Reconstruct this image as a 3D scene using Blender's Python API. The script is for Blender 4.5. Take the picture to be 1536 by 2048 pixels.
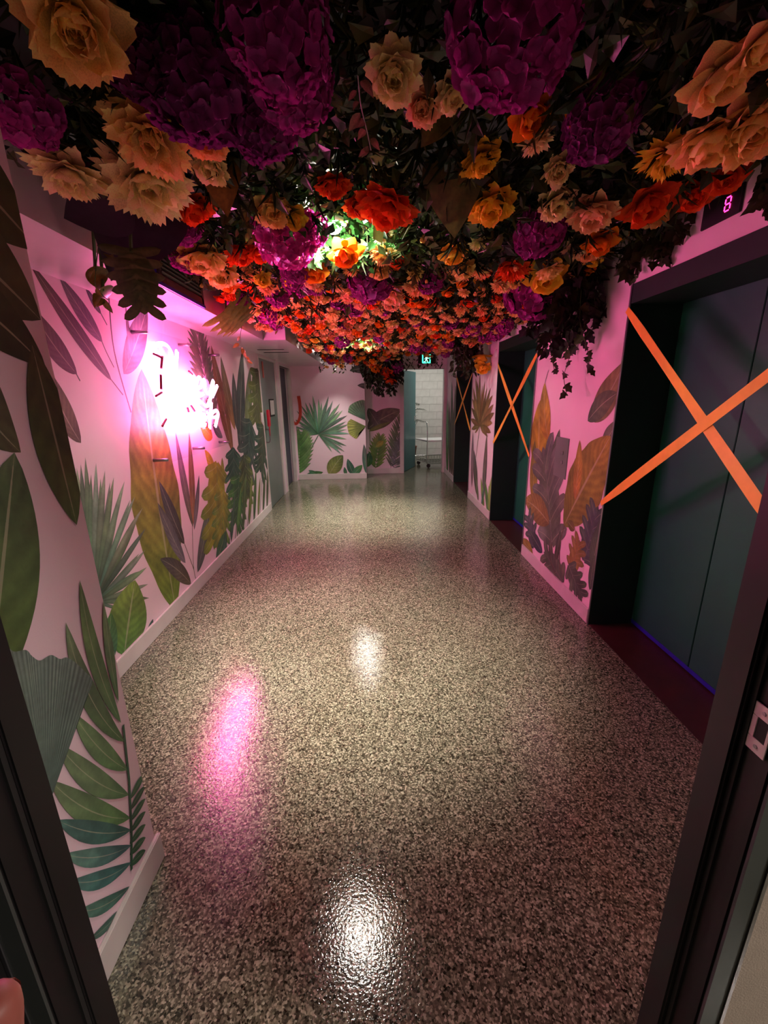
import bpy, bmesh, math, random
from mathutils import Vector, Matrix, Euler, noise
random.seed(7)
sc = bpy.context.scene
COL = sc.collection
for o in list(bpy.data.objects): bpy.data.objects.remove(o)

# ------------------------------------------------------------------ camera
W, H = 1536, 2048
FPX = 824.92
PITCH, YAW, ROLL = math.radians(15.541), math.radians(1.221), math.radians(-0.843)
EYE = Vector((0, 0, 1.52))
_cy, _sy, _cp, _sp = math.cos(YAW), math.sin(YAW), math.cos(PITCH), math.sin(PITCH)
FWD = Vector((_sy*_cp, _cy*_cp, -_sp)); _r = Vector((_cy, -_sy, 0)); _u = _r.cross(FWD)
RIGHT = math.cos(ROLL)*_r + math.sin(ROLL)*_u
UP = -math.sin(ROLL)*_r + math.cos(ROLL)*_u
cam = bpy.data.cameras.new('camera'); camo = bpy.data.objects.new('camera', cam); COL.objects.link(camo)
cam.sensor_fit = 'HORIZONTAL'; cam.sensor_width = 36; cam.lens = FPX/W*36; cam.clip_start = 0.01
camo.matrix_world = Matrix(((RIGHT.x, UP.x, -FWD.x, EYE.x), (RIGHT.y, UP.y, -FWD.y, EYE.y), (RIGHT.z, UP.z, -FWD.z, EYE.z), (0, 0, 0, 1)))
sc.camera = camo

# ------------------------------------------------------------------ world and exposure (indoors: no sky, a trace of ambient)
w = bpy.data.worlds.new('world'); sc.world = w; w.use_nodes = True
w.node_tree.nodes['Background'].inputs[0].default_value = (0.5, 0.42, 0.5, 1)
w.node_tree.nodes['Background'].inputs[1].default_value = 0.012
sc.view_settings.view_transform = 'Standard'; sc.view_settings.look = 'None'
sc.view_settings.gamma = 1; sc.view_settings.use_curve_mapping = False
sc.view_settings.exposure = 0.70

NEON_STRENGTH = 39.0
SPOT_WATT = 430.0
DOME = 520.0
BACKROOM_WATT = 13.0
LOBBY_WATT = 42.0

# main measures, metres (x right, y down the corridor, z up, camera over the origin)
RX, LX = 1.445, -1.484
NIBX, NIBY = -0.767, 1.065
SOF_Z, SOF_X = 2.085, -1.08
CEIL = 2.47
BACK1, BACK2, STEPX = 7.93, 8.45, -0.155
LIFTS = [(1.32, 2.49), (3.80, 4.97), (6.22, 7.42)]
LIFT_TOP, LIFT_X = 2.10, 1.735

# ------------------------------------------------------------------ pixel helpers
def ray(u, v): return RIGHT*((u-W/2)/FPX) + UP*((H/2-v)/FPX) + FWD
def on_x(u, v, x): d = ray(u, v); return EYE + d*((x-EYE.x)/d.x)
def on_y(u, v, y): d = ray(u, v); return EYE + d*((y-EYE.y)/d.y)
def on_z(u, v, z): d = ray(u, v); return EYE + d*((z-EYE.z)/d.z)
def depth(p): return (p-EYE).dot(FWD)

def lin(r, g, b):
    f = lambda c: (c/255/12.92 if c/255 <= .04045 else ((c/255+.055)/1.055)**2.4)
    return (f(r), f(g), f(b))

# ------------------------------------------------------------------ material helpers
def new_mat(name):
    m = bpy.data.materials.new(name); m.use_nodes = True
    nt = m.node_tree; b = nt.nodes['Principled BSDF']; return m, nt, b
def node(nt, typ, **kw):
    n = nt.nodes.new(typ)
    for k, v in kw.items():
        if k.startswith('i_'):
            n.inputs[k[2:].replace('_', ' ')].default_value = v
        else: setattr(n, k, v)
    return n
def link(nt, a, b): nt.links.new(a, b)
def ramp(nt, fac, stops, interp='LINEAR'):
    r = nt.nodes.new('ShaderNodeValToRGB'); r.color_ramp.interpolation = interp
    e = r.color_ramp.elements
    while len(e) < len(stops): e.new(.5)
    for el, (p, c) in zip(e, stops):
        el.position = p; el.color = tuple(c)+(1,) if len(c) == 3 else c
    if fac is not None: link(nt, fac, r.inputs[0])
    return r
def mixc(nt, fac, a, b, mode='MIX'):
    n = nt.nodes.new('ShaderNodeMix'); n.data_type = 'RGBA'; n.blend_type = mode
    for i, s in ((0, fac), (6, a), (7, b)):
        if isinstance(s, (int, float)): n.inputs[i].default_value = s
        elif isinstance(s, tuple): n.inputs[i].default_value = s+(1,) if len(s) == 3 else s
        else: link(nt, s, n.inputs[i])
    return n.outputs[2]
def paint(name, col, rough=.5, metal=0., var=.08, scale=6., bump=0., bscale=120., coat=0.):
    m, nt, b = new_mat(name)
    tc = node(nt, 'ShaderNodeTexCoord')
    n = node(nt, 'ShaderNodeTexNoise'); n.inputs['Scale'].default_value = scale; n.inputs['Detail'].default_value = 4
    link(nt, tc.outputs['Object'], n.inputs['Vector'])
    lo = tuple(c*(1-var) for c in col); hi = tuple(min(1, c*(1+var)) for c in col)
    r = ramp(nt, n.outputs['Fac'], [(.3, lo), (.7, hi)])
    link(nt, r.outputs[0], b.inputs['Base Color'])
    b.inputs['Roughness'].default_value = rough; b.inputs['Metallic'].default_value = metal
    if coat: b.inputs['Coat Weight'].default_value = coat
    if bump:
        n2 = node(nt, 'ShaderNodeTexNoise'); n2.inputs['Scale'].default_value = bscale
        link(nt, tc.outputs['Object'], n2.inputs['Vector'])
        bp = node(nt, 'ShaderNodeBump'); bp.inputs['Strength'].default_value = bump; bp.inputs['Distance'].default_value = .002
        link(nt, n2.outputs['Fac'], bp.inputs['Height']); link(nt, bp.outputs[0], b.inputs['Normal'])
    return m
def glow(name, col, strength):
    m, nt, b = new_mat(name)
    b.inputs['Base Color'].default_value = tuple(col)+(1,)
    b.inputs['Emission Color'].default_value = tuple(col)+(1,)
    b.inputs['Emission Strength'].default_value = strength
    return m

# ------------------------------------------------------------------ mesh helpers
class MB:
    """collects shapes, builds ONE mesh object"""
    def __init__(s): s.v = []; s.f = []
    def add(s, vs, fs):
        o = len(s.v); s.v += [tuple(p) for p in vs]; s.f += [tuple(i+o for i in f) for f in fs]; return s
    def box(s, x0, x1, y0, y1, z0, z1, M=None):
        vs = [Vector((x, y, z)) for z in (z0, z1) for y in (y0, y1) for x in (x0, x1)]
        if M: vs = [M @ p for p in vs]
        return s.add(vs, [(0,2,3,1), (4,5,7,6), (0,1,5,4), (2,6,7,3), (0,4,6,2), (1,3,7,5)])
    def tube(s, pts, r, n=8, closed=False, cap=True):
        pts = [Vector(p) for p in pts]; N = len(pts)
        rs = r if isinstance(r, (list, tuple)) else [r]*N
        up = Vector((0.12, 0.31, 0.94)).normalized(); base = len(s.v); vs = []; fs = []
        a = None
        for i, p in enumerate(pts):
            if closed: t = pts[(i+1) % N]-pts[i-1]
            else: t = pts[min(i+1, N-1)]-pts[max(i-1, 0)]
            if t.length < 1e-9: t = Vector((0, 0, 1))
            t.normalize()
            if a is None:
                a = t.cross(up)
                if a.length < .05: a = t.cross(Vector((1, 0, 0)))
            a = (a - t*a.dot(t))
            if a.length < 1e-6: a = t.orthogonal()
            a.normalize(); b = t.cross(a)
            for k in range(n):
                q = 2*math.pi*k/n; vs.append(p+(a*math.cos(q)+b*math.sin(q))*rs[i])
        R_ = N if closed else N-1
        for i in range(R_):
            j = (i+1) % N
            for k in range(n):
                l = (k+1) % n; fs.append((i*n+k, i*n+l, j*n+l, j*n+k))
        if cap and not closed:
            fs.append(tuple(reversed(range(n)))); fs.append(tuple((N-1)*n+k for k in range(n)))
        return s.add(vs, fs)
    def cyl(s, a, b, r, n=16): return s.tube([a, b], r, n)
    def lathe(s, prof, c=(0, 0, 0), n=24, M=None):
        vs = []; fs = []; c = Vector(c)
        for (r, z) in prof:
            for k in range(n):
                q = 2*math.pi*k/n; p = Vector((r*math.cos(q), r*math.sin(q), z))
                vs.append((M @ p if M else p)+c)
        for i in range(len(prof)-1):
            for k in range(n):
                l = (k+1) % n; fs.append((i*n+k, i*n+l, (i+1)*n+l, (i+1)*n+k))
        return s.add(vs, fs)
    def mesh(s, name, mat=None, smooth=False):
        me = bpy.data.meshes.new(name); me.from_pydata(s.v, [], s.f); me.update()
        if mat: me.materials.append(mat)
        if smooth: me.polygons.foreach_set('use_smooth', [True]*len(me.polygons))
        return me
    def build(s, name, mat, parent=None, smooth=False, bevel=0.):
        me = s.mesh(name, mat, smooth)
        if bevel:
            bm = bmesh.new(); bm.from_mesh(me)
            bmesh.ops.bevel(bm, geom=list(bm.edges), offset=bevel, segments=2, affect='EDGES', clamp_overlap=True)
            bm.to_mesh(me); bm.free()
        return obj(name, me, parent)
def obj(name, me, parent=None):
    o = bpy.data.objects.new(name, me); COL.objects.link(o)
    if parent is not None:
        o.parent = parent
        # parts are modelled in world space: undo the parent's placement
        o.matrix_parent_inverse = parent.matrix_basis.inverted()
    return o
def tag(o, label, cat, group=None, kind=None):
    if label: o['label'] = label
    if cat: o['category'] = cat
    if group: o['group'] = group
    if kind: o['kind'] = kind
    return o
def struct(o, label, cat):
    return tag(o, label, cat, kind='structure')
def thing(name, label, cat, loc=(0, 0, 0), group=None):
    e = bpy.data.objects.new(name, None); COL.objects.link(e); e.location = loc; e.empty_display_size = .05
    return tag(e, label, cat, group)

# ------------------------------------------------------------------ shared materials
M_WALL = paint('wallpaper_ground', (.86, .67, .75), .55, var=.03, scale=3, bump=.12, bscale=260)
M_TRIM = paint('trim_paint', (.70, .65, .63), .35, var=.05, scale=8)
M_CEIL = paint('ceiling_paint', (.12, .10, .11), .8)
M_SOF = paint('soffit_paint', (.66, .58, .62), .22, var=.04)
M_TEAL = paint('teal_lift_metal', lin(36, 100, 82), .42, .15, var=.06, scale=4)
M_REVEAL = paint('dark_teal_reveal', lin(14, 44, 34), .55, .0)
M_STEEL = paint('steel_edge', (.35, .33, .36), .35, .9)
M_BLACK = paint('black_frame_paint', (.008, .007, .008), .5, var=.15)
M_SEAM = paint('dark_seam', (.004, .004, .005), .6)
M_ORANGE = paint('orange_tape', (.95, .43, .05), .5, var=.06, scale=20)
M_BLUE = paint('blue_masking_tape', lin(35, 30, 170), .55, var=.1, scale=30)
M_GREYDOOR = paint('grey_green_door', lin(112, 130, 126), .3, var=.05)
M_TEALDOOR = paint('teal_door', lin(70, 128, 132), .35, var=.06)
M_CHROME = paint('chrome', (.75, .75, .76), .18, 1.)
M_WHITE = paint('white_plastic', (.75, .73, .72), .4)
M_RUBBER = paint('black_rubber', (.02, .02, .02), .6)
M_THRESH = paint('lift_threshold', lin(70, 38, 38), .35, var=.15, scale=14)

def floor_material():
    m, nt, b = new_mat('polished_aggregate')
    tc = node(nt, 'ShaderNodeTexCoord')
    mp = node(nt, 'ShaderNodeMapping'); link(nt, tc.outputs['Object'], mp.inputs['Vector'])
    v1 = node(nt, 'ShaderNodeTexVoronoi'); v1.inputs['Scale'].default_value = 185; link(nt, mp.outputs[0], v1.inputs['Vector'])
    v2 = node(nt, 'ShaderNodeTexVoronoi'); v2.inputs['Scale'].default_value = 105; link(nt, mp.outputs[0], v2.inputs['Vector'])
    sp = node(nt, 'ShaderNodeSeparateColor'); link(nt, v1.outputs['Color'], sp.inputs[0])
    sp2 = node(nt, 'ShaderNodeSeparateColor'); link(nt, v2.outputs['Color'], sp2.inputs[0])
    r1 = ramp(nt, sp.outputs[0], [(0, (.007, .006, .004)), (.3, (.031, .028, .018)), (.55, (.145, .135, .09)), (.8, (.37, .36, .25)), (1, (.68, .67, .49))])
    r2 = ramp(nt, sp2.outputs[1], [(0, (.011, .0105, .007)), (.5, (.118, .112, .075)), (1, (.31, .30, .21))])
    c = mixc(nt, .38, r1.outputs[0], r2.outputs[0])
    n = node(nt, 'ShaderNodeTexNoise'); n.inputs['Scale'].default_value = 1.3; n.inputs['Detail'].default_value = 5
    link(nt, tc.outputs['Object'], n.inputs['Vector'])
    st = ramp(nt, n.outputs['Fac'], [(.3, (.80, .77, .75)), (.7, (1, 1, 1))])
    c = mixc(nt, 1., c, st.outputs[0], 'MULTIPLY')
    link(nt, c, b.inputs['Base Color'])
    n3 = node(nt, 'ShaderNodeTexNoise'); n3.inputs['Scale'].default_value = 2.2; n3.inputs['Detail'].default_value = 6
    link(nt, tc.outputs['Object'], n3.inputs['Vector'])
    rr = ramp(nt, n3.outputs['Fac'], [(.3, (.05,)*3), (.75, (.13,)*3)]); link(nt, rr.outputs[0], b.inputs['Roughness'])
    b.inputs['Specular IOR Level'].default_value = .62
    bp = node(nt, 'ShaderNodeBump'); bp.inputs['Strength'].default_value = .22; bp.inputs['Distance'].default_value = .003
    n4 = node(nt, 'ShaderNodeTexNoise'); n4.inputs['Scale'].default_value = 120; n4.inputs['Detail'].default_value = 2
    link(nt, tc.outputs['Object'], n4.inputs['Vector'])
    link(nt, n4.outputs['Fac'], bp.inputs['Height']); link(nt, bp.outputs[0], b.inputs['Normal'])
    return m
M_FLOOR = floor_material()

# ------------------------------------------------------------------ the shell
fl = MB().box(-2.6, 2.6, -1.6, 11.6, -.1, 0).build('floor', M_FLOOR)
struct(fl, 'polished speckled aggregate concrete floor running down the corridor', 'floor')

wl = MB().box(LX-.15, LX, NIBY, 5.70, 0, CEIL).box(LX-.15, LX, 5.70, 6.70, 2.075, CEIL).box(LX-.15, LX, 6.70, 6.93, 0, CEIL) \
    .box(LX-.15, LX, 6.93, 7.78, 2.03, CEIL).box(LX-.15, LX, 7.78, BACK1, 0, CEIL).build('wall_left', M_WALL)
struct(wl, 'left corridor wall papered with purple and green tropical leaves', 'wall')
nb = MB().box(LX-.15, NIBX, .50, NIBY, 0, CEIL).build('wall_left_near', M_WALL)
struct(nb, 'projecting wall corner at near left papered with big green leaves', 'wall')
r = MB()
ys = [.50]
for a, b in LIFTS: ys += [a, b]
ys.append(BACK2)
for i in range(0, len(ys), 2): r.box(RX, RX+.34, ys[i], ys[i+1], 0, CEIL)
for a, b in LIFTS:
    r.box(RX, RX+.34, a, b, LIFT_TOP, CEIL)
wr = r.build('wall_right', M_WALL)
struct(wr, 'right corridor wall with three lift openings and leafy pink-lit wallpaper', 'wall')
wb = MB().box(-1.62, STEPX, BACK1, BACK1+.12, 0, CEIL).box(STEPX-.12, STEPX, BACK1+.12, BACK2, 0, CEIL).build('wall_back', M_WALL)
struct(wb, 'end wall of the corridor with a large fan palm print', 'wall')
wb2 = MB().box(STEPX, .60, BACK2, BACK2+.12, 0, CEIL).box(.60, 1.40, BACK2, BACK2+.12, 2.04, CEIL).box(1.40, 1.46, BACK2, BACK2+.12, 0, CEIL).build('wall_back_recess', M_WALL)
struct(wb2, 'recessed end wall beside the open teal door', 'wall')
ce = MB().box(-2.6, 2.6, .5, BACK2+.12, CEIL, CEIL+.1).build('ceiling', M_CEIL)
struct(ce, 'dark ceiling hidden above the flowers', 'ceiling')
so = MB().box(LX, SOF_X, NIBY, 4.44, SOF_Z, CEIL).box(LX, -.86, 4.44, BACK1, SOF_Z, CEIL).build('ceiling_soffit', M_SOF)
struct(so, 'low glossy soffit along the left wall glowing pink', 'ceiling')

# doorway in which the camera stands
fr = MB()
fr.box(-2.6, -.535, .41, .50, 0, 2.6).box(.535, 2.6, .41, .50, 0, 2.6).box(-.535, .535, .41, .50, 2.12, 2.6)
M_BEIGE = paint('beige_wall', lin(196, 176, 160), .7, var=.04, scale=30, bump=.3, bscale=300)
wf = fr.build('wall_front', M_BEIGE); struct(wf, 'beige wall around the doorway at the near right corner', 'wall')
d0 = thing('door_1', 'black steel door frame the view looks through', 'door frame', (0, .45, 0)); d0['kind'] = 'structure'
for s in (-1, 1):
    f = MB()
    xi, xr = .4900 if s > 0 else .4945, .502
    a, b = sorted((s*xi, s*.535)); f.box(a, b, .455, .50, 0, 2.12)
    a, b = sorted((s*xr, s*.535)); f.box(a, b, .41, .455, 0, 2.12)
    f.build('jamb', M_BLACK, d0, bevel=.003)
    g = MB(); a, b = sorted((s*(xr+.001), s*.5325)); g.box(a, b, .405, .4095, 0, 2.12)
    g.build('architrave', paint('grey_frame', lin(70, 74, 72), .5), d0)
    g = MB(); a, b = sorted((s*.5330, s*.5385)); g.box(a, b, .403, .4095, 0, 2.12)
    g.build('edge_bead', M_STEEL, d0)
    g = MB(); a, b = sorted((s*(xr-.004), s*xr)); g.box(a, b, .447, .4545, 0, 2.12)
    g.build('seal', M_RUBBER, d0)
MB().box(-.49, .49, .41, .50, 2.06, 2.12).build('head', M_BLACK, d0)
# strike plate on the right jamb
sp = thing('strike_plate', 'pale metal strike plate screwed to the black door frame', 'strike plate', (.50, .43, 1.09))
f = MB(); z0, z1, y0, y1 = 1.055, 1.127, .419, .447; hx = .5005
f.box(hx-.0015, hx, y0, y1, z1-.020, z1).box(hx-.0015, hx, y0, y1, z0, z0+.020).box(hx-.0015, hx, y1-.008, y1, z0+.020, z1-.020).box(hx-.0015, hx, y0, y0+.005, z0+.020, z1-.020)
f.build('plate', paint('strike_metal', (.72, .68, .62), .4, .2), sp, bevel=.0006)
for zz in (z0+.010, z1-.010):
    MB().cyl((hx-.0022, .433, zz), (hx, .433, zz), .0028, 10).build('screw', M_STEEL, sp)
MB().box(hx-.0006, hx, y0+.005, y1-.008, z0+.020, z1-.020).build('latch_hole', M_SEAM, sp)
# door leaf of that doorway, folded back into the room behind
dl = MB().box(-.575, -.535, -.42, .400, .005, 2.05).build('door_leaf', M_BLACK, d0)

# skirting boards
def skirt(name, x0, x1, y0, y1, label):
    o = MB().box(x0, x1, y0, y1, 0, .108).build(name, M_TRIM, bevel=.003); return struct(o, label, 'skirting')
skirt('baseboard_left', LX, LX+.014, NIBY+.0, 5.70, 'white skirting board along the left wall')
skirt('baseboard_left_near', NIBX, NIBX+.014, .50, NIBY+.014, 'white skirting board under the near left wall corner')
skirt('baseboard_right', RX-.012, RX, 2.495, 3.795, 'pink-lit skirting board between the nearest two lifts')
skirt('baseboard_right_far', RX-.012, RX, 4.975, 6.215, 'pink-lit skirting board between the second and third lift')
skirt('baseboard_right_end', RX-.012, RX, 7.425, BACK2-.01, 'skirting board on the wall stub beside the open door')
skirt('baseboard_back', LX+.02, STEPX, BACK1-.014, BACK1, 'skirting board under the fan palm end wall')
skirt('baseboard_back_recess', STEPX, .52, BACK2-.014, BACK2, 'skirting board in the recess left of the open door')

# ------------------------------------------------------------------ lifts
lift_words = ['nearest lift at the right edge', 'second lift along the right wall', 'farthest lift along the right wall']
for i, (a, b) in enumerate(LIFTS):
    d = thing('door_%d' % (i+2), 'dark teal doors of the ' + lift_words[i], 'lift door', (LIFT_X, (a+b)/2, 0)); d['kind'] = 'structure'
    t = .012
    for (q0, q1) in ((a, a+t), (b-t, b)):
        MB().box(RX-.004, LIFT_X, q0, q1, 0, LIFT_TOP).build('jamb', M_REVEAL, d)
        e0, e1 = (q0-.004, q0+.010) if q0 == a else (q1-.010, q1+.004)
        MB().box(RX-.008, RX-.0035, e0, e1, 0, LIFT_TOP+.004).build('edge_trim', M_STEEL, d)
    MB().box(RX-.004, LIFT_X, a+t, b-t, LIFT_TOP-.10, LIFT_TOP).build('head', M_REVEAL, d)
    mid = a+.61*(b-a) if i == 0 else (a+b)/2
    mid = 1.955 if i == 0 else (a+b)/2
    for (q0, q1) in ((a+t, mid-.003), (mid+.003, b-t)):
        MB().box(LIFT_X, LIFT_X+.03, q0, q1, .012, LIFT_TOP-.1).build('panel', M_TEAL, d, bevel=.002)
    MB().box(LIFT_X+.03, LIFT_X+.05, a, b, 0, LIFT_TOP).build('shaft_backing', M_SEAM, d)
    MB().box(RX-.002, LIFT_X+.03, a+t, b-t, 0, .0025).build('threshold', M_THRESH, d)
    tp = MB().box(LIFT_X-.0015, LIFT_X-.0003, a+t, b-t, .012, .040).build('masking_tape', M_BLUE)
    tag(tp, 'blue masking tape along the foot of the ' + lift_words[i].replace('lift', 'lift doors'), 'tape')

def strip(pa, pb, wd, nrm, name, label, group=None, sag=.0, x_in=0., fold=True):
    """a flat ribbon of tape between two points, its ends folded onto the wall edge"""
    pa, pb = Vector(pa), Vector(pb); t = (pb-pa).normalized(); n = Vector(nrm); s = t.cross(n).normalized()
    N = 14; top = []; bot = []
    for k in range(N+1):
        q = k/N; c = pa.lerp(pb, q) + n*(-x_in*math.sin(math.pi*q)); c.z -= sag*math.sin(math.pi*q)
        ww = wd*.5*(1 - (.38*max(0, 1-q/.12) + .38*max(0, 1-(1-q)/.12)) if fold else 1)
        tw = (n*.22*math.sin(q*7+pa.y)); ss = (s+tw*.6).normalized()
        top.append(c+ss*ww); bot.append(c-ss*ww)
    m = MB(); th = n*.0006
    vs = top+bot+[p+th for p in top]+[p+th for p in bot]; M = N+1; fs = []
    for k in range(N):
        fs += [(k, k+1, M+k+1, M+k), (2*M+k, 3*M+k, 3*M+k+1, 2*M+k+1)]
        fs += [(k, 2*M+k, 2*M+k+1, k+1), (M+k, M+k+1, 3*M+k+1, 3*M+k)]
    m.add(vs, fs)
    o = m.build(name, M_ORANGE); return tag(o, label, 'tape', group)
TAPES = [((2.500, 1.975), (1.30, .985), (1.30, 1.755), (2.505, .850)),
         ((4.975, 1.870), (3.790, .974), (3.790, 1.863), (4.975, .972)),
         ((7.42, 1.85), (6.22, 1.03), (6.22, 1.83), (7.425, 1.04))]
ltxt = ['nearest lift', 'second lift', 'farthest lift']
for i, (p, q, r_, s_) in enumerate(TAPES):
    strip((RX-.010, p[0], p[1]), (RX-.010, q[0], q[1]), .052, (-1, 0, 0), 'barrier_tape', 'orange tape across the %s, falling towards the viewer' % ltxt[i], 'orange tape crosses on the lifts')
    strip((RX-.013, s_[0], s_[1]), (RX-.013, r_[0], r_[1]), .052, (-1, 0, 0), 'barrier_tape', 'orange tape across the %s, rising towards the viewer' % ltxt[i], 'orange tape crosses on the lifts')

# ------------------------------------------------------------------ light fittings (each lamp with its own light)
def downlight(x, y, z, watt, label, cone=100, size=.05, dome=1., col=(1, .93, .82), aim=None):
    t = thing('downlight', label, 'downlight', (x, y, z), 'round downlights among the flowers')
    MB().lathe([(.046, .010), (.062, .012), (.062, 0), (.056, -.006), (.047, -.004), (.046, .010)], (x, y, z), 28).build('trim_ring', M_WHITE, t, smooth=True)
    MB().lathe([(.045*math.sin(a*math.pi/16)+.0001, -.038*math.cos(a*math.pi/16)) for a in range(9)], (x, y, z), 28).build('lens', glow('lamp_lens', col, DOME*dome), t, smooth=True)
    MB().tube([(x, y, z+.012), (x, y, CEIL)], .05, 20).build('can', M_BLACK, t)
    L = bpy.data.lights.new('downlight_beam', 'SPOT'); L.energy = watt; L.color = col; L.spot_size = math.radians(cone); L.spot_blend = .9; L.shadow_soft_size = size
    o = bpy.data.objects.new('downlight_beam', L); COL.objects.link(o); o.location = (x, y, z-.10)
    if aim: o.rotation_euler = (Vector(aim)-o.location).to_track_quat('-Z', 'Y').to_euler()
    o.parent = t; o.matrix_parent_inverse = t.matrix_basis.inverted()
    return t
SPOTS = [(-.16, 2.07, 2.25), (-.17, 5.30, 2.22), (-.66, 7.40, 2.30)]
downlight(*SPOTS[0], SPOT_WATT, 'bright round downlight among green ivy, nearest the viewer', cone=74, aim=(-.12, 2.38, 0))
downlight(*SPOTS[1], SPOT_WATT*.62, 'round downlight among small coral blooms halfway down the corridor', cone=76, dome=1.1)
downlight(*SPOTS[2], SPOT_WATT*.14, 'round downlight hidden in the flowers near the end wall', cone=84, dome=.06)

# ------------------------------------------------------------------ neon sign
def catmull(pts, n=7, closed=False):
    P = [Vector(p) for p in pts]; out = []; N = len(P)
    rng = range(N) if closed else range(N-1)
    for i in rng:
        p0 = P[i-1] if (closed or i > 0) else P[0]; p1 = P[i]; p2 = P[(i+1) % N]; p3 = P[(i+2) % N] if (closed or i+2 < N) else P[-1]
        for k in range(n):
            t = k/n
            out.append(.5*((2*p1)+(p2-p0)*t+(2*p0-5*p1+4*p2-p3)*t*t+(3*p1-p0-3*p2+p3)*t**3))
    if not closed: out.append(P[-1])
    return out
M_NEON = glow('pink_neon_glass', (1, .165, .47), NEON_STRENGTH)
M_CAPRED = paint('electrode_cap', lin(120, 8, 40), .5)
def clear_material():
    m, nt, b = new_mat('clear_acrylic')
    out = nt.nodes['Material Output']; nt.nodes.remove(b)
    tr = node(nt, 'ShaderNodeBsdfTransparent'); tr.inputs[0].default_value = (.97, .96, .97, 1)
    gl = node(nt, 'ShaderNodeBsdfGlossy'); gl.inputs['Roughness'].default_value = .03
    mx = node(nt, 'ShaderNodeMixShader'); mx.inputs[0].default_value = .035; link(nt, tr.outputs[0], mx.inputs[1]); link(nt, gl.outputs[0], mx.inputs[2])
    link(nt, mx.outputs[0], out.inputs[0]); return m
PX = LX+.085
ns = thing('neon_sign', 'glowing pink neon script on a clear panel standing off the left wall', 'neon sign', (LX, 3.42, 1.5))
MB().box(PX-.003, PX+.003, 2.815, 4.045, 1.11, 1.95).build('acrylic_panel', clear_material(), ns)
def npt(zx, zy, dx=0): return on_x(280+zx*.1823, 640+zy*.1823, PX+.028+dx)
STROKES = [
 [(150,355),(138,300),(180,258),(250,250),(315,300),(348,390),(345,480),(318,550),(295,640),(288,760),(292,850),(268,905),(212,882),(196,840)],
 [(398,330),(392,430),(384,560),(372,700),(362,850)],
 [(300,600),(345,570),(395,600),(420,640)],
 [(488,628),(445,665),(432,740),(455,820),(500,815),(522,740),(515,660),(488,628)],
 [(535,835),(545,720),(550,620),(575,600),(600,640),(604,740),(600,835)],
 [(610,740),(660,725),(672,660),(645,620),(618,665),(612,750),(635,825),(690,800)],
 [(700,640),(705,740),(730,800),(765,780),(785,700),(800,660),(790,760),(765,860),(735,935),(705,930)],
 [(842,712),(815,775),(790,832)],
 [(300,985),(290,1080),(280,1195)], [(282,1085),(330,1050),(372,1080),(368,1195)], [(372,1090),(372,1000),(400,955)],
 [(400,1195),(405,1060),(430,1025),(452,1070),(450,1190)], [(455,1080),(478,1035),(500,1070),(500,1185)],
 [(560,1040),(520,1080),(522,1160),(560,1180),(590,1120),(585,1050),(560,1040)],
 [(605,1180),(612,1060),(632,1030),(652,1070),(655,1160)], [(665,1110),(705,1090),(710,1040),(680,1030),(664,1090),(680,1150),(720,1140)],
 [(778,895),(772,1000),(760,1100),(762,1182)], [(740,1060),(790,1010),(835,985),(852,1020),(838,1090),(822,1162)], [(735,1010),(790,1060),(850,1050)],
]
for st in STROKES:
    a = catmull([npt(*q) for q in st], 6)
    MB().tube(a, .0075, 8).build('neon_tube', M_NEON, ns, smooth=True)
    b = [p+Vector((-.001, .021, -.012)) for p in a]  # parallel copy of each stroke, added to fill out the overexposed glow
    MB().tube(b, .0065, 8).build('neon_tube', M_NEON, ns, smooth=True)
for (a, b) in (((245,400),(232,530)), ((228,600),(232,760)), ((238,795),(175,835)), ((290,1085),(245,1165)), ((535,560),(575,600)), ((735,1130),(730,1175)), ((150,370),(245,415)), ((560,940),(600,1000)), ((520,960),(535,1010))):
    MB().cyl(npt(a[0], a[1], .006), npt(b[0], b[1], .006), .0075, 8).build('electrode_cap', M_CAPRED, ns)
for (y, z) in ((2.79, 1.93), (3.43, 1.93), (4.02, 1.91), (2.80, 1.135), (3.43, 1.14), (4.02, 1.13)):
    MB().cyl((LX, y, z), (PX+.012, y, z), .011, 12).build('standoff', M_STEEL, ns, smooth=True)
def wire_path(y0, z0):
    return catmull([Vector((LX+.01, y0, z0)), Vector((LX+.03, y0+.03, z0+.2)), Vector((LX+.012, y0+.01, 2.084))], 5)
MB().tube(wire_path(3.15, 1.90), .002, 6).build('cable', M_WHITE, ns)

# ------------------------------------------------------------------ air grille on the soffit face
gr = thing('air_grille', 'dark louvred air grille in the soffit above the neon sign', 'air grille', (SOF_X, 2.64, 2.1))
gy0, gy1, gz0, gz1 = 2.36, 2.93, 2.105, 2.40; gx = SOF_X
M_GRILLE = paint('grille_metal', lin(74, 58, 60), .5)
MB().box(gx, gx+.012, gy0, gy1, gz0, gz0+.035).box(gx, gx+.012, gy0, gy1, gz1-.03, gz1).box(gx, gx+.012, gy0, gy0+.03, gz0, gz1).box(gx, gx+.012, gy1-.03, gy1, gz0, gz1).build('frame', M_GRILLE, gr)
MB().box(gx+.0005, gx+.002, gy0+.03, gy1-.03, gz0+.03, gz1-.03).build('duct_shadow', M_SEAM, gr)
for k in range(11):
    z = gz0+.05+k*.021
    MB().box(-.009, .009, gy0+.03, gy1-.03, -.0012, .0012, Matrix.Translation((gx+.009, 0, z)) @ Matrix.Rotation(math.radians(-35), 4, 'Y')).build('louvre', M_GRILLE, gr)
tag(MB().box(gx+.001, gx+.014, gy0-.02, gy1+.01, gz0-.018, gz0-.002).build('masking_tape', M_BLUE), 'blue masking tape along the lower edge of the air grille', 'tape')
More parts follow.
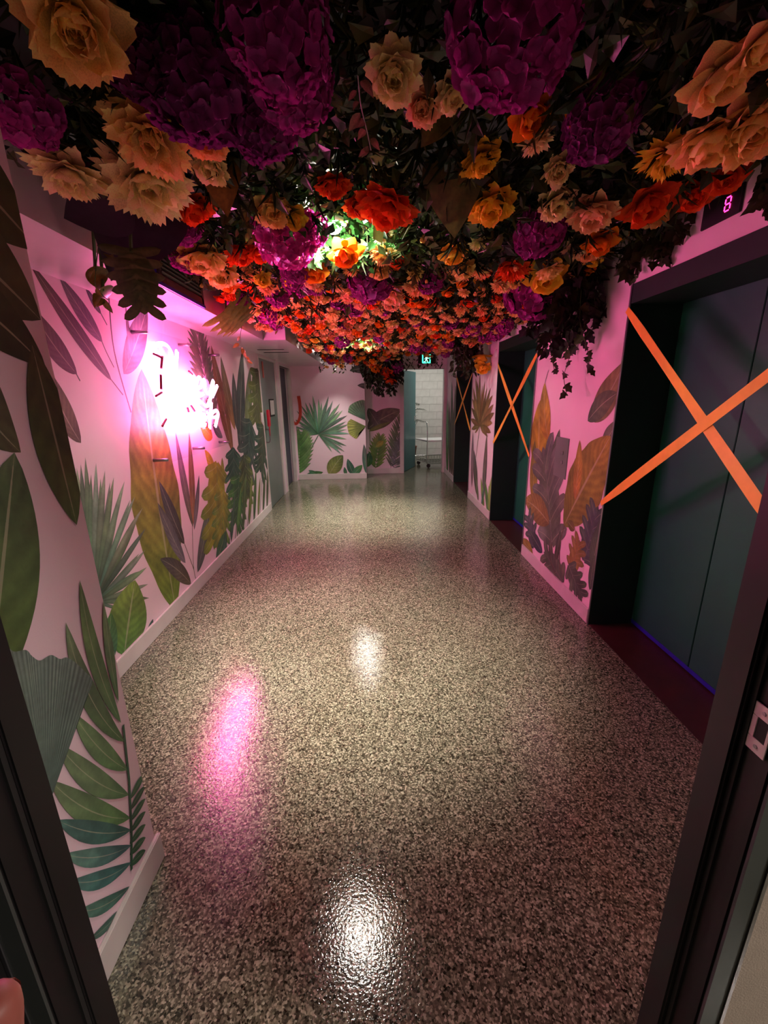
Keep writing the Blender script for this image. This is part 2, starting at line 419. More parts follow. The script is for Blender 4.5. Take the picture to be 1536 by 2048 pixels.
tag(MB().box(gx+.001, gx+.003, gy0-.03, gy0-.006, gz0, gz1).build('masking_tape', M_BLUE), 'blue masking tape up the near side of the air grille', 'tape')
for k, (y0, yv) in enumerate(((5.25, .03), (5.55, .03))):
    v = MB().box(-1.36, -1.05, y0, y0+.035, SOF_Z-.004, SOF_Z-.0005).build('slot_vent', M_SEAM)
    tag(v, ('nearer' if k == 0 else 'farther') + ' dark slot vent in the soffit before the grey door', 'vent')

# ------------------------------------------------------------------ grey door in the left wall
d = thing('door_5', 'grey-green flush door at the far end of the left wall', 'door', (LX, 6.2, 0)); d['kind'] = 'structure'
MB().box(LX-.05, LX+.006, 5.70, 5.735, 0, 2.075).build('jamb', M_TRIM, d)
MB().box(LX-.05, LX+.006, 6.655, 6.70, 0, 2.075).build('jamb', M_TRIM, d)
MB().box(LX-.05, LX+.006, 5.735, 6.655, 2.045, 2.075).build('head', M_TRIM, d)
MB().box(LX-.055, LX-.012, 5.738, 6.652, .006, 2.043).build('leaf', M_GREYDOOR, d)
hp = catmull([Vector((LX-.012, 5.80, 1.11)), Vector((LX+.04, 5.80, 1.11)), Vector((LX+.05, 5.80, 1.02)), Vector((LX+.04, 5.80, .945)), Vector((LX-.012, 5.80, .945))], 5)
MB().tube(hp, .008, 8).build('pull_handle', M_STEEL, d, smooth=True)
MB().box(LX-.011, LX-.003, 5.93, 5.985, 1.80, 2.01).build('hinge_plate', paint('pinkish_plate', lin(190, 90, 80), .5), d)
t = thing('door_notice', 'small white notice in a dark frame on the grey door', 'notice', (LX, 6.3, 1.4))
MB().box(LX-.0115, LX-.006, 6.16, 6.44, 1.27, 1.52).build('frame', M_SEAM, t)
MB().box(LX-.006, LX-.004, 6.20, 6.425, 1.295, 1.50).build('paper', M_WHITE, t)
t = thing('red_tag', 'red hanging tag on the pull handle of the grey door', 'tag', (LX, 5.8, 1.2))
M_RED = paint('red_plastic', lin(200, 18, 50), .4)
MB().box(LX+.040, LX+.062, 5.755, 5.865, 1.158, 1.38).build('tag_body', M_RED, t, bevel=.006)
MB().box(LX+.048, LX+.054, 5.79, 5.83, 1.03, 1.16).build('tag_strap', M_RED, t)
t = thing('wall_switch', 'small pale switch box on the left wall beside the grey door', 'switch', (LX, 5.63, 1.29))
MB().box(LX, LX+.016, 5.59, 5.69, 1.225, 1.35).build('plate', M_WHITE, t, bevel=.003)
MB().box(LX+.016, LX+.021, 5.615, 5.665, 1.26, 1.315).build('rocker', M_WHITE, t)
d = thing('door_6', 'dark door beyond the grey door, in the left corner', 'door', (LX, 7.35, 0)); d['kind'] = 'structure'
MB().box(LX-.05, LX+.008, 6.90, 6.955, 0, 2.05).build('jamb', M_TRIM, d)
MB().box(LX-.05, LX+.008, 7.76, 7.80, 0, 2.05).build('jamb', M_TRIM, d)
MB().box(LX-.05, LX+.008, 6.955, 7.76, 2.03, 2.05).build('head', M_TRIM, d)
MB().box(LX-.12, LX-.08, 6.955, 7.76, .006, 2.03).build('leaf', paint('navy_door', lin(48, 50, 72), .4), d)
MB().box(LX-.04, LX-.01, 6.955, 6.975, 1.35, 2.0).build('hinge_strip', M_SEAM, d)

# orange tape loop on the end wall
lp = [on_y(u, v, BACK1-.004) for u, v in ((577,805),(580,822),(584,838),(592,848),(600,834),(600,812),(597,792))]
lp = catmull(lp, 4); m = MB(); n = len(lp); vs = []
for k, p in enumerate(lp):
    q = lp[min(k+1, n-1)]-lp[max(k-1, 0)]; sdir = Vector((q.z, 0, -q.x)).normalized(); wd = .018+.014*(k/n)
    vs += [p+sdir*wd, p-sdir*wd, p+sdir*wd+Vector((0, .0015, 0)), p-sdir*wd+Vector((0, .0015, 0))]
fs = []
for k in range(n-1):
    a = 4*k; b = a+4; fs += [(a, a+1, b+1, b), (a+2, b+2, b+3, a+3), (a, b, b+2, a+2), (a+1, a+3, b+3, b+1)]
m.add(vs, fs); tag(m.build('tape_loop', paint('rust_orange_tape', lin(205, 72, 48), .5)), 'loose orange tape loop on the end wall above the palm print', 'tape')

# ------------------------------------------------------------------ open teal door and the room beyond it
d = thing('door_7', 'open teal door at the corridor end with pale frame', 'door', (1.0, BACK2, 0)); d['kind'] = 'structure'
for a, b in ((.53, .605), (1.395, 1.443)):
    MB().box(a, b, BACK2-.02, BACK2+.13, 0, 2.04).build('jamb', M_TRIM, d, bevel=.003)
MB().box(.53, 1.443, BACK2-.02, BACK2+.13, 2.04, 2.115).build('head', M_TRIM, d, bevel=.003)
hinge = Vector((.612, BACK2+.10, 0)); end = Vector((.93, BACK2+.86, 0)); dr = (end-hinge).normalized()
Mx = Matrix.Translation(hinge) @ Matrix.Rotation(math.atan2(dr.y, dr.x), 4, 'Z')
MB().box(0, .80, 0, .04, .006, 2.03, Mx).build('leaf', M_TEALDOOR, d, bevel=.002)
MB().box(.70, .74, -.004, 0, 1.0, 1.12, Mx).build('lock_plate', M_CHROME, d)
MB().tube([Mx @ Vector((.72, -.002, 1.08)), Mx @ Vector((.72, -.05, 1.08)), Mx @ Vector((.62, -.05, 1.08))], .009, 8).build('lever_handle', M_CHROME, d, smooth=True)
def block_material():
    m, nt, b = new_mat('painted_blockwork')
    tc = node(nt, 'ShaderNodeTexCoord'); n = node(nt, 'ShaderNodeTexNoise'); n.inputs['Scale'].default_value = 9
    link(nt, tc.outputs['Object'], n.inputs['Vector'])
    r = ramp(nt, n.outputs['Fac'], [(.3, (.66, .65, .62)), (.7, (.74, .73, .70))]); link(nt, r.outputs[0], b.inputs['Base Color'])
    b.inputs['Roughness'].default_value = .6; return m
M_BLOCK = block_material()
br = MB().box(-.1, 2.5, 11.05, 11.15, 0, 2.7).box(-.2, -.1, BACK2+.12, 11.15, 0, 2.7).box(2.4, 2.5, BACK2+.12, 11.15, 0, 2.7).box(1.46, 2.5, BACK2, BACK2+.12, 0, 2.7).box(-.2, 2.5, BACK2+.12, 11.15, 2.7, 2.8).build('wall_service_room', paint('mortar', (.52, .51, .49), .8))
struct(br, 'pale painted block wall of the service room behind the open door', 'wall')
bw, bh = .39, .19
blk = MB().box(0, bw-.008, -.006, .002, 0, bh-.008).mesh('block', M_BLOCK)
for j in range(14):
    for i in range(-1, 7):
        x = -.1+i*bw+(bw/2 if j % 2 else 0)
        if x < -.1 or x+bw > 2.4 or j*bh+bh > 2.7: continue
        o = obj('block', blk, br); o.location = (x, 11.05, j*bh)
# lamp of the service room
t = thing('ceiling_lamp', 'fluorescent batten lamp in the service room behind the open door', 'ceiling lamp', (1.3, 9.7, 2.6))
MB().box(.75, 1.95, 9.62, 9.78, 2.64, 2.70).build('housing', M_WHITE, t)
MB().box(.77, 1.93, 9.64, 9.76, 2.61, 2.64).build('diffuser', glow('batten_diffuser', (1, .96, .88), 4), t)
L = bpy.data.lights.new('batten_light', 'AREA'); L.shape = 'RECTANGLE'; L.size = 1.15; L.size_y = .12; L.energy = BACKROOM_WATT; L.color = (1, .96, .88)
o = bpy.data.objects.new('batten_light', L); COL.objects.link(o); o.location = (1.35, 9.7, 2.605); o.parent = t; o.matrix_parent_inverse = t.matrix_basis.inverted()

# service trolley
A = Vector((1.15, 8.98, 0)); Bd = Vector((-.21, .60, 0)); Cd = Vector((.80, .12, 0))
tr = thing('service_trolley', 'chrome service trolley with curved handle in the open doorway', 'trolley', A+Bd*.5+Cd*.5)
def cp(a, b, z): p = A+Cd*a+Bd*b; return Vector((p.x, p.y, z))
for b in (0, 1):
    MB().tube(catmull([cp(0, b, .10), cp(0, b, .5), cp(0, b, .80), cp(.02, .12+.76*b, .98), cp(.02, .35+.3*b, 1.0)], 6), .011, 8).build('handle_tube', M_CHROME, tr, smooth=True)
    MB().tube([cp(1, b, .10), cp(1, b, .62)], .011, 8).build('corner_post', M_CHROME, tr)
MB().tube([cp(.02, .35, 1.0), cp(.02, .65, 1.0)], .012, 8).build('grip', M_CHROME, tr)
def slab(z0, z1, ins=0.):
    vs = [cp(a, b, z) for z in (z0, z1) for (a, b) in ((ins, ins), (1-ins, ins), (1-ins, 1-ins), (ins, 1-ins))]
    return MB().add(vs, [(3,2,1,0), (4,5,6,7), (0,1,5,4), (1,2,6,5), (2,3,7,6), (3,0,4,7)])
slab(.575, .605).build('upper_shelf', paint('shelf_white', (.72, .72, .72), .35), tr)
for (p, q) in (((0, 0), (1, 0)), ((1, 0), (1, 1)), ((1, 1), (0, 1)), ((0, 1), (0, 0))):
    for z in (.105, .20): MB().tube([cp(*p, z), cp(*q, z)], .011, 6).build('basket_rim', M_CHROME, tr)
for k in range(13):
    MB().tube([cp(k/12, 0, .20), cp(k/12, 0, .105), cp(k/12, 1, .105), cp(k/12, 1, .20)], .0055, 5).build('basket_wire', M_CHROME, tr)
for k in range(1, 6):
    MB().tube([cp(0, k/6, .20), cp(0, k/6, .108), cp(1, k/6, .108), cp(1, k/6, .20)], .0055, 5).build('basket_wire', M_CHROME, tr)
for (a, b) in ((.08, .1), (.92, .1), (.08, .9), (.92, .9)):
    c = cp(a, b, .045); w_ = MB().cyl(c+Vector((-.005, -.014, 0)), c+Vector((.005, .014, 0)), .043, 16).build('caster', M_RUBBER, tr)
    MB().box(c.x-.012, c.x+.012, c.y-.02, c.y+.02, .088, .105).build('caster_fork', M_STEEL, w_)

# palm standing behind the open door
pp = thing('potted_palm', 'small potted palm whose fronds show above the trolley', 'potted plant', (.92, 10.5, 0))
MB().lathe([(.0, .0), (.12, 0), (.16, .30), (.175, .32), (.155, .32), (.15, .28), (0, .28)], (.92, 10.5, 0), 20).build('pot', paint('terracotta', lin(130, 80, 60), .7), pp, smooth=True)
M_PALM = paint('palm_green', lin(58, 84, 48), .5, var=.2)
for (dx, dy, hz) in ((.30, -.15, 1.30), (.22, .1, 1.42), (.05, -.2, 1.45), (-.25, .05, 1.35), (.28, -.05, 1.02), (-.15, -.2, 1.1)):
    b0 = Vector((.92, 10.5, .28)); tipp = b0+Vector((dx, dy, hz-.35)); midp = b0+Vector((dx*.25, dy*.25, (hz-.28)*.85))
    rib = catmull([b0, midp, tipp], 6); m = MB().tube(rib, .004, 5)
    for k in range(4, len(rib)):
        t_ = (rib[min(k+1, len(rib)-1)]-rib[k-1]).normalized(); sd = t_.cross(Vector((0, .3, 1))).normalized()
        for s in (-1, 1):
            e = rib[k]+sd*s*.13+t_*.08+Vector((0, 0, -.03)); wv = t_*.012
            m.add([rib[k]-wv, rib[k]+wv, e], [(0, 1, 2)])
    m.build('frond', M_PALM, pp)

# ------------------------------------------------------------------ exit sign
es = thing('exit_sign', 'lit green running-man exit sign above the open door', 'exit sign', (1.05, BACK2-.05, 2.2))
ex0, ex1, ez0, ez1 = .88, 1.22, 2.135, 2.30; ey = BACK2-.06
MB().box(ex0, ex1, ey, BACK2, ez0, ez1).build('housing', M_SEAM, es, bevel=.004)
M_EXG = glow('exit_green', (.05, .75, .42), 1.6)
cx = 1.035
MB().box(cx-.082, cx+.082, ey-.002, ey, ez0+.004, ez1-.004).build('face', M_EXG, es)
MB().box(cx-.058, cx+.060, ey-.003, ey-.0015, ez0+.03, ez1-.018).build('doorway', M_SEAM, es)
man = MB()
def seg(a, b, r):
    a = Vector((cx+a[0], ey-.0035, 2.2175+a[1])); b = Vector((cx+b[0], ey-.0035, 2.2175+b[1])); t = (b-a).normalized(); n = Vector((-t.z, 0, t.x))*r
    man.add([a+n, b+n, b-n, a-n], [(3, 2, 1, 0)])
seg((.012, .028), (-.006, -.015), .012); seg((-.006, -.012), (.022, -.030), .007); seg((.022, -.030), (.012, -.062), .006); seg((-.008, -.012), (-.018, -.042), .007); seg((-.018, -.042), (-.046, -.052), .006)
seg((.012, .024), (.036, .006), .005); seg((.036, .006), (.050, .018), .004); seg((.004, .024), (-.024, .018), .005); seg((-.024, .018), (-.036, -.004), .004)
hd = [Vector((cx+.020+.012*math.cos(q*math.pi/6), ey-.0035, 2.2175+.046+.012*math.sin(q*math.pi/6))) for q in range(12)]
man.add(hd, [tuple(reversed(range(12)))])
man.build('running_man', glow('exit_man', (.35, .95, .75), 1.6), es)

# ------------------------------------------------------------------ lift fittings
ld = thing('lift_display', 'black lift display showing a red 8 above the nearest lift', 'display', (RX, 1.9, 2.24))
MB().box(RX-.010, RX, 1.82, 2.02, 2.195, 2.295).build('plate', M_SEAM, ld, bevel=.002)
M_SEG = glow('red_led', (1, .02, .18), 6)
y8, z8, hw, hh, tk = 1.885, 2.246, .013, .024, .0022
xs = RX-.0115
def seg8(y0, y1, z0, z1): MB().box(xs, xs+.001, min(y0, y1), max(y0, y1), z0, z1).build('segment', M_SEG, ld)
for zz in (-hh, 0, hh): seg8(y8-hw+.003, y8+hw-.003, z8+zz-tk, z8+zz+tk)
for yy in (-hw, hw):
    for zc in (-hh/2, hh/2): seg8(y8+yy-tk, y8+yy+tk, z8+zc-hh/2+.004, z8+zc+hh/2-.004)
cpn = thing('lift_call_panel', 'grey lift call panel among the printed leaves between the nearest lifts', 'call panel', (RX, 3.15, 1.05))
MB().box(RX-.006, RX, 3.040, 3.258, .898, 1.205).build('plate', paint('panel_metal', lin(112, 126, 116), .4, .1), cpn, bevel=.002)
for zz in (1.02, 1.09): MB().lathe([(.0, .004), (.013, .004), (.014, 0)], (0, 0, 0), 16, Matrix.Translation((RX-.006, 3.12, zz)) @ Matrix.Rotation(-math.pi/2, 4, 'Y')).build('button', M_STEEL, cpn)
hl = MB().lathe([(0, .014), (.03, .013), (.043, .006), (.046, 0)], (0, 0, 0), 22, Matrix.Translation((RX, 5.10, 1.995)) @ Matrix.Rotation(-math.pi/2, 4, 'Y')).build('hall_lantern', M_WHITE, smooth=True)
tag(hl, 'pale round lift lantern on the wall past the second lift', 'lantern')

# ------------------------------------------------------------------ lamp of the lobby behind the camera, fingertip at the frame edge
t = thing('lobby_lamp', 'round ceiling lamp in the room behind the viewer', 'ceiling lamp', (2.2, -.3, 2.3))
MB().lathe([(0, 0), (.15, 0), (.16, .03), (.16, .06), (0, .06)], (2.2, -.3, 2.24), 24).build('diffuser', glow('lobby_diffuser', (1, .9, .8), 1.5), t, smooth=True)
L = bpy.data.lights.new('lobby_light', 'AREA'); L.shape = 'DISK'; L.size = .3; L.energy = LOBBY_WATT; L.color = (1, .9, .8)
o = bpy.data.objects.new('lobby_light', L); COL.objects.link(o); o.location = (2.2, -.3, 2.23); o.parent = t; o.matrix_parent_inverse = t.matrix_basis.inverted()

# ------------------------------------------------------------------ the wallpaper print: every leaf a flat printed piece of its wall
def print_material():
    m, nt, b = new_mat('printed_leaf_ink')
    c = node(nt, 'ShaderNodeAttribute', attribute_name='ink'); l = node(nt, 'ShaderNodeAttribute', attribute_name='leaf')
    s = node(nt, 'ShaderNodeSeparateXYZ'); link(nt, l.outputs['Vector'], s.inputs[0])
    def mth(op, a, b_=None, c_=None):
        n = node(nt, 'ShaderNodeMath', operation=op)
        for i, q in enumerate((a, b_, c_)):
            if q is None: continue
            if isinstance(q, (int, float)): n.inputs[i].default_value = q
            else: link(nt, q, n.inputs[i])
        return n.outputs[0]
    tc = node(nt, 'ShaderNodeTexCoord')
    n1 = node(nt, 'ShaderNodeTexNoise'); n1.inputs['Scale'].default_value = 7; n1.inputs['Detail'].default_value = 5; link(nt, tc.outputs['Object'], n1.inputs['Vector'])
    n2 = node(nt, 'ShaderNodeTexNoise'); n2.inputs['Scale'].default_value = 60; n2.inputs['Detail'].default_value = 3; link(nt, tc.outputs['Object'], n2.inputs['Vector'])
    ab = mth('ABSOLUTE', s.outputs[1])
    ph = mth('SUBTRACT', mth('MULTIPLY', s.outputs[0], s.outputs[2]), mth('MULTIPLY', ab, mth('MULTIPLY', s.outputs[2], .22)))
    ph = mth('ADD', ph, mth('MULTIPLY', n1.outputs['Fac'], 1.2))
    sn = mth('SINE', mth('MULTIPLY', ph, 6.2832))
    veins = mth('MULTIPLY', mth('ADD', sn, 0.), mth('MINIMUM', s.outputs[2], 1.))
    wash = ramp(nt, n1.outputs['Fac'], [(.28, (.62, .62, .66)), (.5, (.95, .95, .95)), (.72, (1.3, 1.3, 1.22))])
    col = mixc(nt, 1., c.outputs['Color'], wash.outputs[0], 'MULTIPLY')
    vr = ramp(nt, mth('ADD', mth('MULTIPLY', veins, .5), .5), [(0, (.70, .72, .74)), (.6, (1, 1, 1)), (1, (1.22, 1.22, 1.15))])
    col = mixc(nt, .5, col, mixc(nt, 1., col, vr.outputs[0], 'MULTIPLY'))
    gr = ramp(nt, n2.outputs['Fac'], [(.3, (.9, .9, .9)), (.7, (1.08, 1.08, 1.08))])
    col = mixc(nt, 1., col, gr.outputs[0], 'MULTIPLY')
    rib = mth('MULTIPLY', mth('LESS_THAN', ab, .045), mth('MINIMUM', s.outputs[2], 1.))
    col = mixc(nt, mth('MULTIPLY', rib, .45), col, (.55, .55, .38))
    link(nt, col, b.inputs['Base Color']); b.inputs['Roughness'].default_value = .55
    return m
M_PRINT = print_material()
SURF = {  # plane axis, value, outward sign, bounds along / up, owner
 'L': ('x', LX, 1, (NIBY+.003, 5.695, .110, SOF_Z-.002), wl), 'N': ('x', NIBX, 1, (.51, NIBY-.001, .110, 2.4), nb),
 'R1': ('x', RX, -1, (2.498, 3.792, .110, 2.40), wr), 'R2': ('x', RX, -1, (4.98, 6.21, .110, 2.40), wr), 'R3': ('x', RX, -1, (7.43, BACK2-.03, .110, 2.40), wr),
 'B1': ('y', BACK1, -1, (LX+.03, STEPX-.002, .110, 2.40), wb), 'B2': ('y', BACK2, -1, (STEPX+.002, .525, .110, 2.40), wb2), 'L2': ('x', LX, 1, (6.705, 6.895, .01, SOF_Z), wl)}
_layer = [0]
def P2(S, p):
    ax, val, *_ = SURF[S]
    q = on_x(p[0], p[1], val) if ax == 'x' else on_y(p[0], p[1], val)
    return Vector((q.y if ax == 'x' else q.x, q.z))
class Ink:
    def __init__(s, S): s.S = S; s.v = []; s.f = []; s.c = []; s.l = []; s.o = []
    def add(s, v, f, c, l):
        o = len(s.v); s.v += v; s.f += [tuple(i+o for i in q) for q in f]; s.c += c; s.l += l; _layer[0] += 1; s.o += [.0004+.000008*_layer[0]]*len(v)
    def done(s):
        ax, val, sg, (a0, a1, b0, b1), owner = SURF[s.S]
        bm = bmesh.new(); lc = bm.verts.layers.float_color.new('ink'); ll = bm.verts.layers.float_vector.new('leaf')
        vs = []
        for p, c, l, of in zip(s.v, s.c, s.l, s.o):
            off = val+sg*of; q = bm.verts.new((off, p.x, p.y) if ax == 'x' else (p.x, off, p.y)); q[lc] = tuple(c)+(1,); q[ll] = l; vs.append(q)
        for f in s.f:
            try: bm.faces.new([vs[i] for i in f])
            except ValueError: pass
        for co, no in (((a0, b0), (-1, 0)), ((a1, b0), (1, 0)), ((a0, b0), (0, -1)), ((a0, b1), (0, 1))):
            pc = (val, co[0], co[1]) if ax == 'x' else (co[0], val, co[1]); pn = (0, no[0], no[1]) if ax == 'x' else (no[0], 0, no[1])
            bmesh.ops.bisect_plane(bm, geom=bm.verts[:]+bm.edges[:]+bm.faces[:], plane_co=pc, plane_no=pn, clear_outer=True)
        if not bm.faces: bm.free(); return None
        me = bpy.data.meshes.new('printed_leaf'); bm.to_mesh(me); bm.free(); me.materials.append(M_PRINT)
        return obj('printed_leaf', me, owner)
def lerp3(a, b, t): return tuple(x+(y-x)*t for x, y in zip(a, b))
def jit(c, k=.12):
    q = 1+random.uniform(-k, k); return tuple(min(1, x*q*(1+random.uniform(-k, k)*.4)) for x in c)
def strip2(ink, path, wf, c0, c1, freq, edge=.82, cols=5):
    """blade along a 2-d path with half-width wf(t)"""
    n = len(path)-1; v = []; c = []; l = []; f = []
    for i, p in enumerate(path):
        t = i/n; d = path[min(i+1, n)]-path[max(i-1, 0)]
        d = d.normalized() if d.length > 1e-9 else Vector((0, 1)); nn = Vector((-d.y, d.x)); w_ = wf(t)
        for k in range(cols):
            s_ = -1+2*k/(cols-1); v.append(p+nn*(w_*s_))
            cc = lerp3(c0, c1, t); q = (1.0 if s_ > 0 else .86)*(1+(edge-1)*abs(s_)); c.append(tuple(x*q for x in cc)); l.append((t, s_, freq))
    for i in range(n):
        for k in range(cols-1): a = i*cols+k; f.append((a, a+1, a+cols+1, a+cols))
    ink.add(v, f, c, l)
def bez(a, m, b, n=16): return [a*(1-t)**2+m*2*t*(1-t)+b*t*t for t in [i/n for i in range(n+1)]]
def prof(W_, peak=.42, tip=1.):
    e = math.log(.5)/math.log(peak)
    return lambda t: W_*max(.0, math.sin(math.pi*min(1, t**e)))**.8*(1 if t < .99 else tip)
def blade(S, base, tip, w_, c0, c1, bend=0., freq=9, peak=.45, wp=None, rag=0.):
    a, b = P2(S, base), P2(S, tip); d = b-a; nn = Vector((-d.y, d.x))
    if wp: w_ = (P2(S, wp[:2])-P2(S, wp[2:])).length/2/d.length
    ink = Ink(S); pf = prof(w_*d.length, peak)
    sd = random.uniform(0, 9)
    f = pf if not rag else (lambda t: pf(t)*(1+rag*math.sin(t*23+sd)*math.sin(t*9+sd)))
    strip2(ink, bez(a, (a+b)/2+nn*bend, b, 18 if not rag else 30), f, jit(lin(*c0)), jit(lin(*c1)), freq)
    return ink.done()
def fan(S, c, tips, w_, c0, c1, stem=None):
    ink = Ink(S); a = P2(S, c)
    for tp in tips:
        b = P2(S, tp); d = b-a; nn = Vector((-d.y, d.x)); b = a+d*random.uniform(.95, 1.04)
        strip2(ink, bez(a, (a+b)/2+nn*random.uniform(-.05, .05), b, 9), prof(w_*d.length, .55), jit(lin(*c0), .55), jit(lin(*c1), .4), 0, .6, 5)
    if stem:
        strip2(ink, bez(a, (a+P2(S, stem))/2, P2(S, stem), 6), lambda t: .008, lin(*c0), lin(*c0), 0, 1, 3)
    return ink.done()
def leaflets(S, rows, w_, c0, c1, rib=None):
    ink = Ink(S)
    for (rt, tp, *m) in rows:
        a, b = P2(S, rt), P2(S, tp); d = b-a; nn = Vector((-d.y, d.x)); k = m[0] if m else .1
        strip2(ink, bez(a, (a+b)/2+nn*k, b, 12), prof((m[1] if len(m) > 1 else w_)*d.length, .5), jit(lin(*c0), .25), jit(lin(*c1), .3), 3, .8)
    if rib: strip2(ink, [P2(S, q) for q in rib], lambda t: .005, lin(*c0), lin(*c0), 0, 1, 3)
    return ink.done()
def frond(S, base, tip, n, ll, c0, c1, bend=.08, ang=50, w_=.09, sides=(-1, 1)):
    a, b = P2(S, base), P2(S, tip); d = b-a; nn = Vector((-d.y, d.x)); path = bez(a, (a+b)/2+nn*bend, b, 40); ink = Ink(S)
    for i in range(n):
        t = .08+.92*i/(n-1); j = min(39, int(t*40)); p = path[j]; tg = (path[j+1]-path[max(j-1, 0)]).normalized()
        L_ = d.length*ll*(.35+.65*math.sin(math.pi*min(1, .15+.8*t)))
        for s_ in sides:
            q = math.radians(ang*(1-.45*t))*s_; dr = Vector((tg.x*math.cos(q)-tg.y*math.sin(q), tg.x*math.sin(q)+tg.y*math.cos(q)))
            e = p+dr*L_; m = (p+e)/2+Vector((-dr.y, dr.x))*(-.1*s_*L_)
            strip2(ink, bez(p, m, e, 6), prof(w_*L_, .45), jit(lin(*c0), .25), jit(lin(*c1), .25), 0, .75, 3)
    strip2(ink, path, lambda t: .004*(1-t*.7), lin(*c1), lin(*c1), 0, 1, 3)
    return ink.done()
def monstera_print(S, base, tip, w_, c0, c1, n=5, bend=.05):
    a, b = P2(S, base), P2(S, tip); d = b-a; Ld = d.length; nn = Vector((-d.y, d.x)); path = bez(a, (a+b)/2+nn*bend, b, 30); ink = Ink(S)
    strip2(ink, path, prof(w_*.80*Ld, .38), jit(lin(*c0)), jit(lin(*c1)), 0)
    for i in range(n):
        t = .06+.72*i/(n-1); j = int(t*30); p = path[j]; tg = (path[min(j+1, 30)]-path[max(j-1, 0)]).normalized()
        for s_ in (-1, 1):
            q = math.radians(72-36*t)*s_; dr = Vector((tg.x*math.cos(q)-tg.y*math.sin(q), tg.x*math.sin(q)+tg.y*math.cos(q)))
            L_ = Ld*w_*1.55*math.sin(math.pi*(.2+.68*t))**.7; e = p+dr*L_; m = (p+e)/2+Vector((-dr.y, dr.x))*(-.12*s_*L_)+tg*(.0)
            W_ = Ld*.72/n*.52
            strip2(ink, bez(p, m, e, 8), (lambda u, W_=W_: W_*(min(1, .8+u*.4))*math.sqrt(max(0, 1-max(0, (u-.55)/.45)**2.2))), jit(lin(*c0), .16), jit(lin(*c1), .16), 1, .85)
    strip2(ink, path, lambda t: .005*(1-t*.8), tuple(x*.9+.08 for x in lin(*c1)), tuple(x*.9+.06 for x in lin(*c1)), 0, 1, 3)
    return ink.done()
def ginkgo(S, base, arc, c0, c1, freq=9):
    ink = Ink(S); a = P2(S, base); pts = catmull([Vector((p.x, p.y, 0)) for p in (P2(S, q) for q in arc)], 5); v = []; c = []; l = []; f = []; R_ = 6
    for i, p in enumerate(pts):
        t = i/(len(pts)-1)
        for k in range(R_+1):
            q = k/R_; e = Vector((p.x, p.y)); v.append(a+(e-a)*q); kk = .5 if i % 2 else 1.1; c.append(tuple(z*kk for z in lerp3(lin(*c0), lin(*c1), q))); l.append((t, .2, freq))
    for i in range(len(pts)-1):
        for k in range(R_): o = i*(R_+1)+k; f.append((o, o+1, o+R_+2, o+R_+1))
    ink.add(v, f, c, l); return ink.done()
def stem(S, pts, w_, c):
    ink = Ink(S); q = [P2(S, p) for p in pts]; q = [Vector((p.x, p.y)) for p in catmull([Vector((p.x, p.y, 0)) for p in q], 6)]
    strip2(ink, q, lambda t: w_, lin(*c), lin(*c), 0, 1, 3); return ink.done()

SLATE, MAUVE, BROWN, OLIVE, OCHRE = (94, 98, 100), (134, 126, 140), (104, 96, 74), (112, 126, 62), (182, 168, 56)
GREEN, TEAL, LIME, DTEAL, GREY = (82, 138, 66), (72, 132, 112), (150, 178, 84), (44, 84, 76), (114, 120, 112)
# ---- left wall
stem('L', [(217,585),(228,701),(262,825)], .006, SLATE); stem('L', [(202,679),(213,705),(228,735)], .004, SLATE); stem('L', [(200,624),(214,650)], .004, SLATE)
stem('L', [(222,759),(246,790)], .004, SLATE); stem('L', [(151,745),(160,762)], .004, SLATE)
blade('L', (205,684), (118,552), .15, MAUVE, SLATE, .03)
blade('L', (202,628), (170,574), .17, SLATE, (74, 62, 88))
blade('L', (224,762), (55,518), .078, SLATE, BROWN, .02)
blade('L', (154,748), (55,605), .18, (88, 72, 82), BROWN, .10)
blade('L', (162,886), (84,722), .17, BROWN, OLIVE, .10)
blade('L', (150,1010), (100,850), .18, (84, 80, 66), BROWN, .05)
blade('L', (247,748), (294,612), .15, MAUVE, SLATE, -.05)
blade('L', (262,720), (250,600), .05, MAUVE, MAUVE)
blade('L', (352,1222), (283,738), .18, (98, 140, 46), (190, 150, 84), .03, 13, .5, wp=(247,1000,343,960), rag=.05)
blade('L', (382,1168), (320,1118), .13, BROWN, SLATE, -.08)
blade('L', (369,1088), (318,962), .12, (70, 62, 62), SLATE, .04)
blade('L', (371,1126), (315,1005), .10, MAUVE, GREY, .04)
blade('L', (386,1054), (351,864), .07, BROWN, MAUVE, .03); blade('L', (387,1050), (378,864), .07, (168, 116, 80), BROWN, -.02); blade('L', (388,1060), (398,950), .08, MAUVE, SLATE, -.03)
stem('L', [(384,1040),(387,1132),(393,1162)], .004, BROWN); stem('L', [(369,1088),(388,1140)], .004, BROWN)
blade('L', (395,1145), (420,1004), .13, SLATE, GREY, -.04)
fan('L', (189,1206), [(130,960),(141,935),(152,925),(162,935),(171,925),(182,950),(192,931),(201,960),(210,936),(219,970),(228,950),(240,985),(249,962),(258,1005),(269,995),(275,1040),(283,1020),(282,1070),(291,1057),(280,1105),(294,1096),(282,1140),(297,1132),(280,1172),(294,1169),(297,1196),(270,1205),(246,1222)], .036, (64, 118, 92), (158, 184, 150))
blade('L', (248,1312), (270,1160), .2, GREEN, LIME, .02, 9, .45, wp=(206,1262,287,1228)); blade('L', (212,1345), (222,1225), .25, TEAL, GREEN)
blade('L', (296,1272), (306,1238), .25, TEAL, DTEAL)
frond('L', (430,850), (392,655), 15, .42, (128, 140, 112), (104, 118, 92), .04, 62, .09, (1, -1))
blade('L', (466,905), (422,690), .12, (150, 108, 70), (132, 92, 66), .03); blade('L', (470,860), (441,712), .14, (170, 130, 80), BROWN, .05)
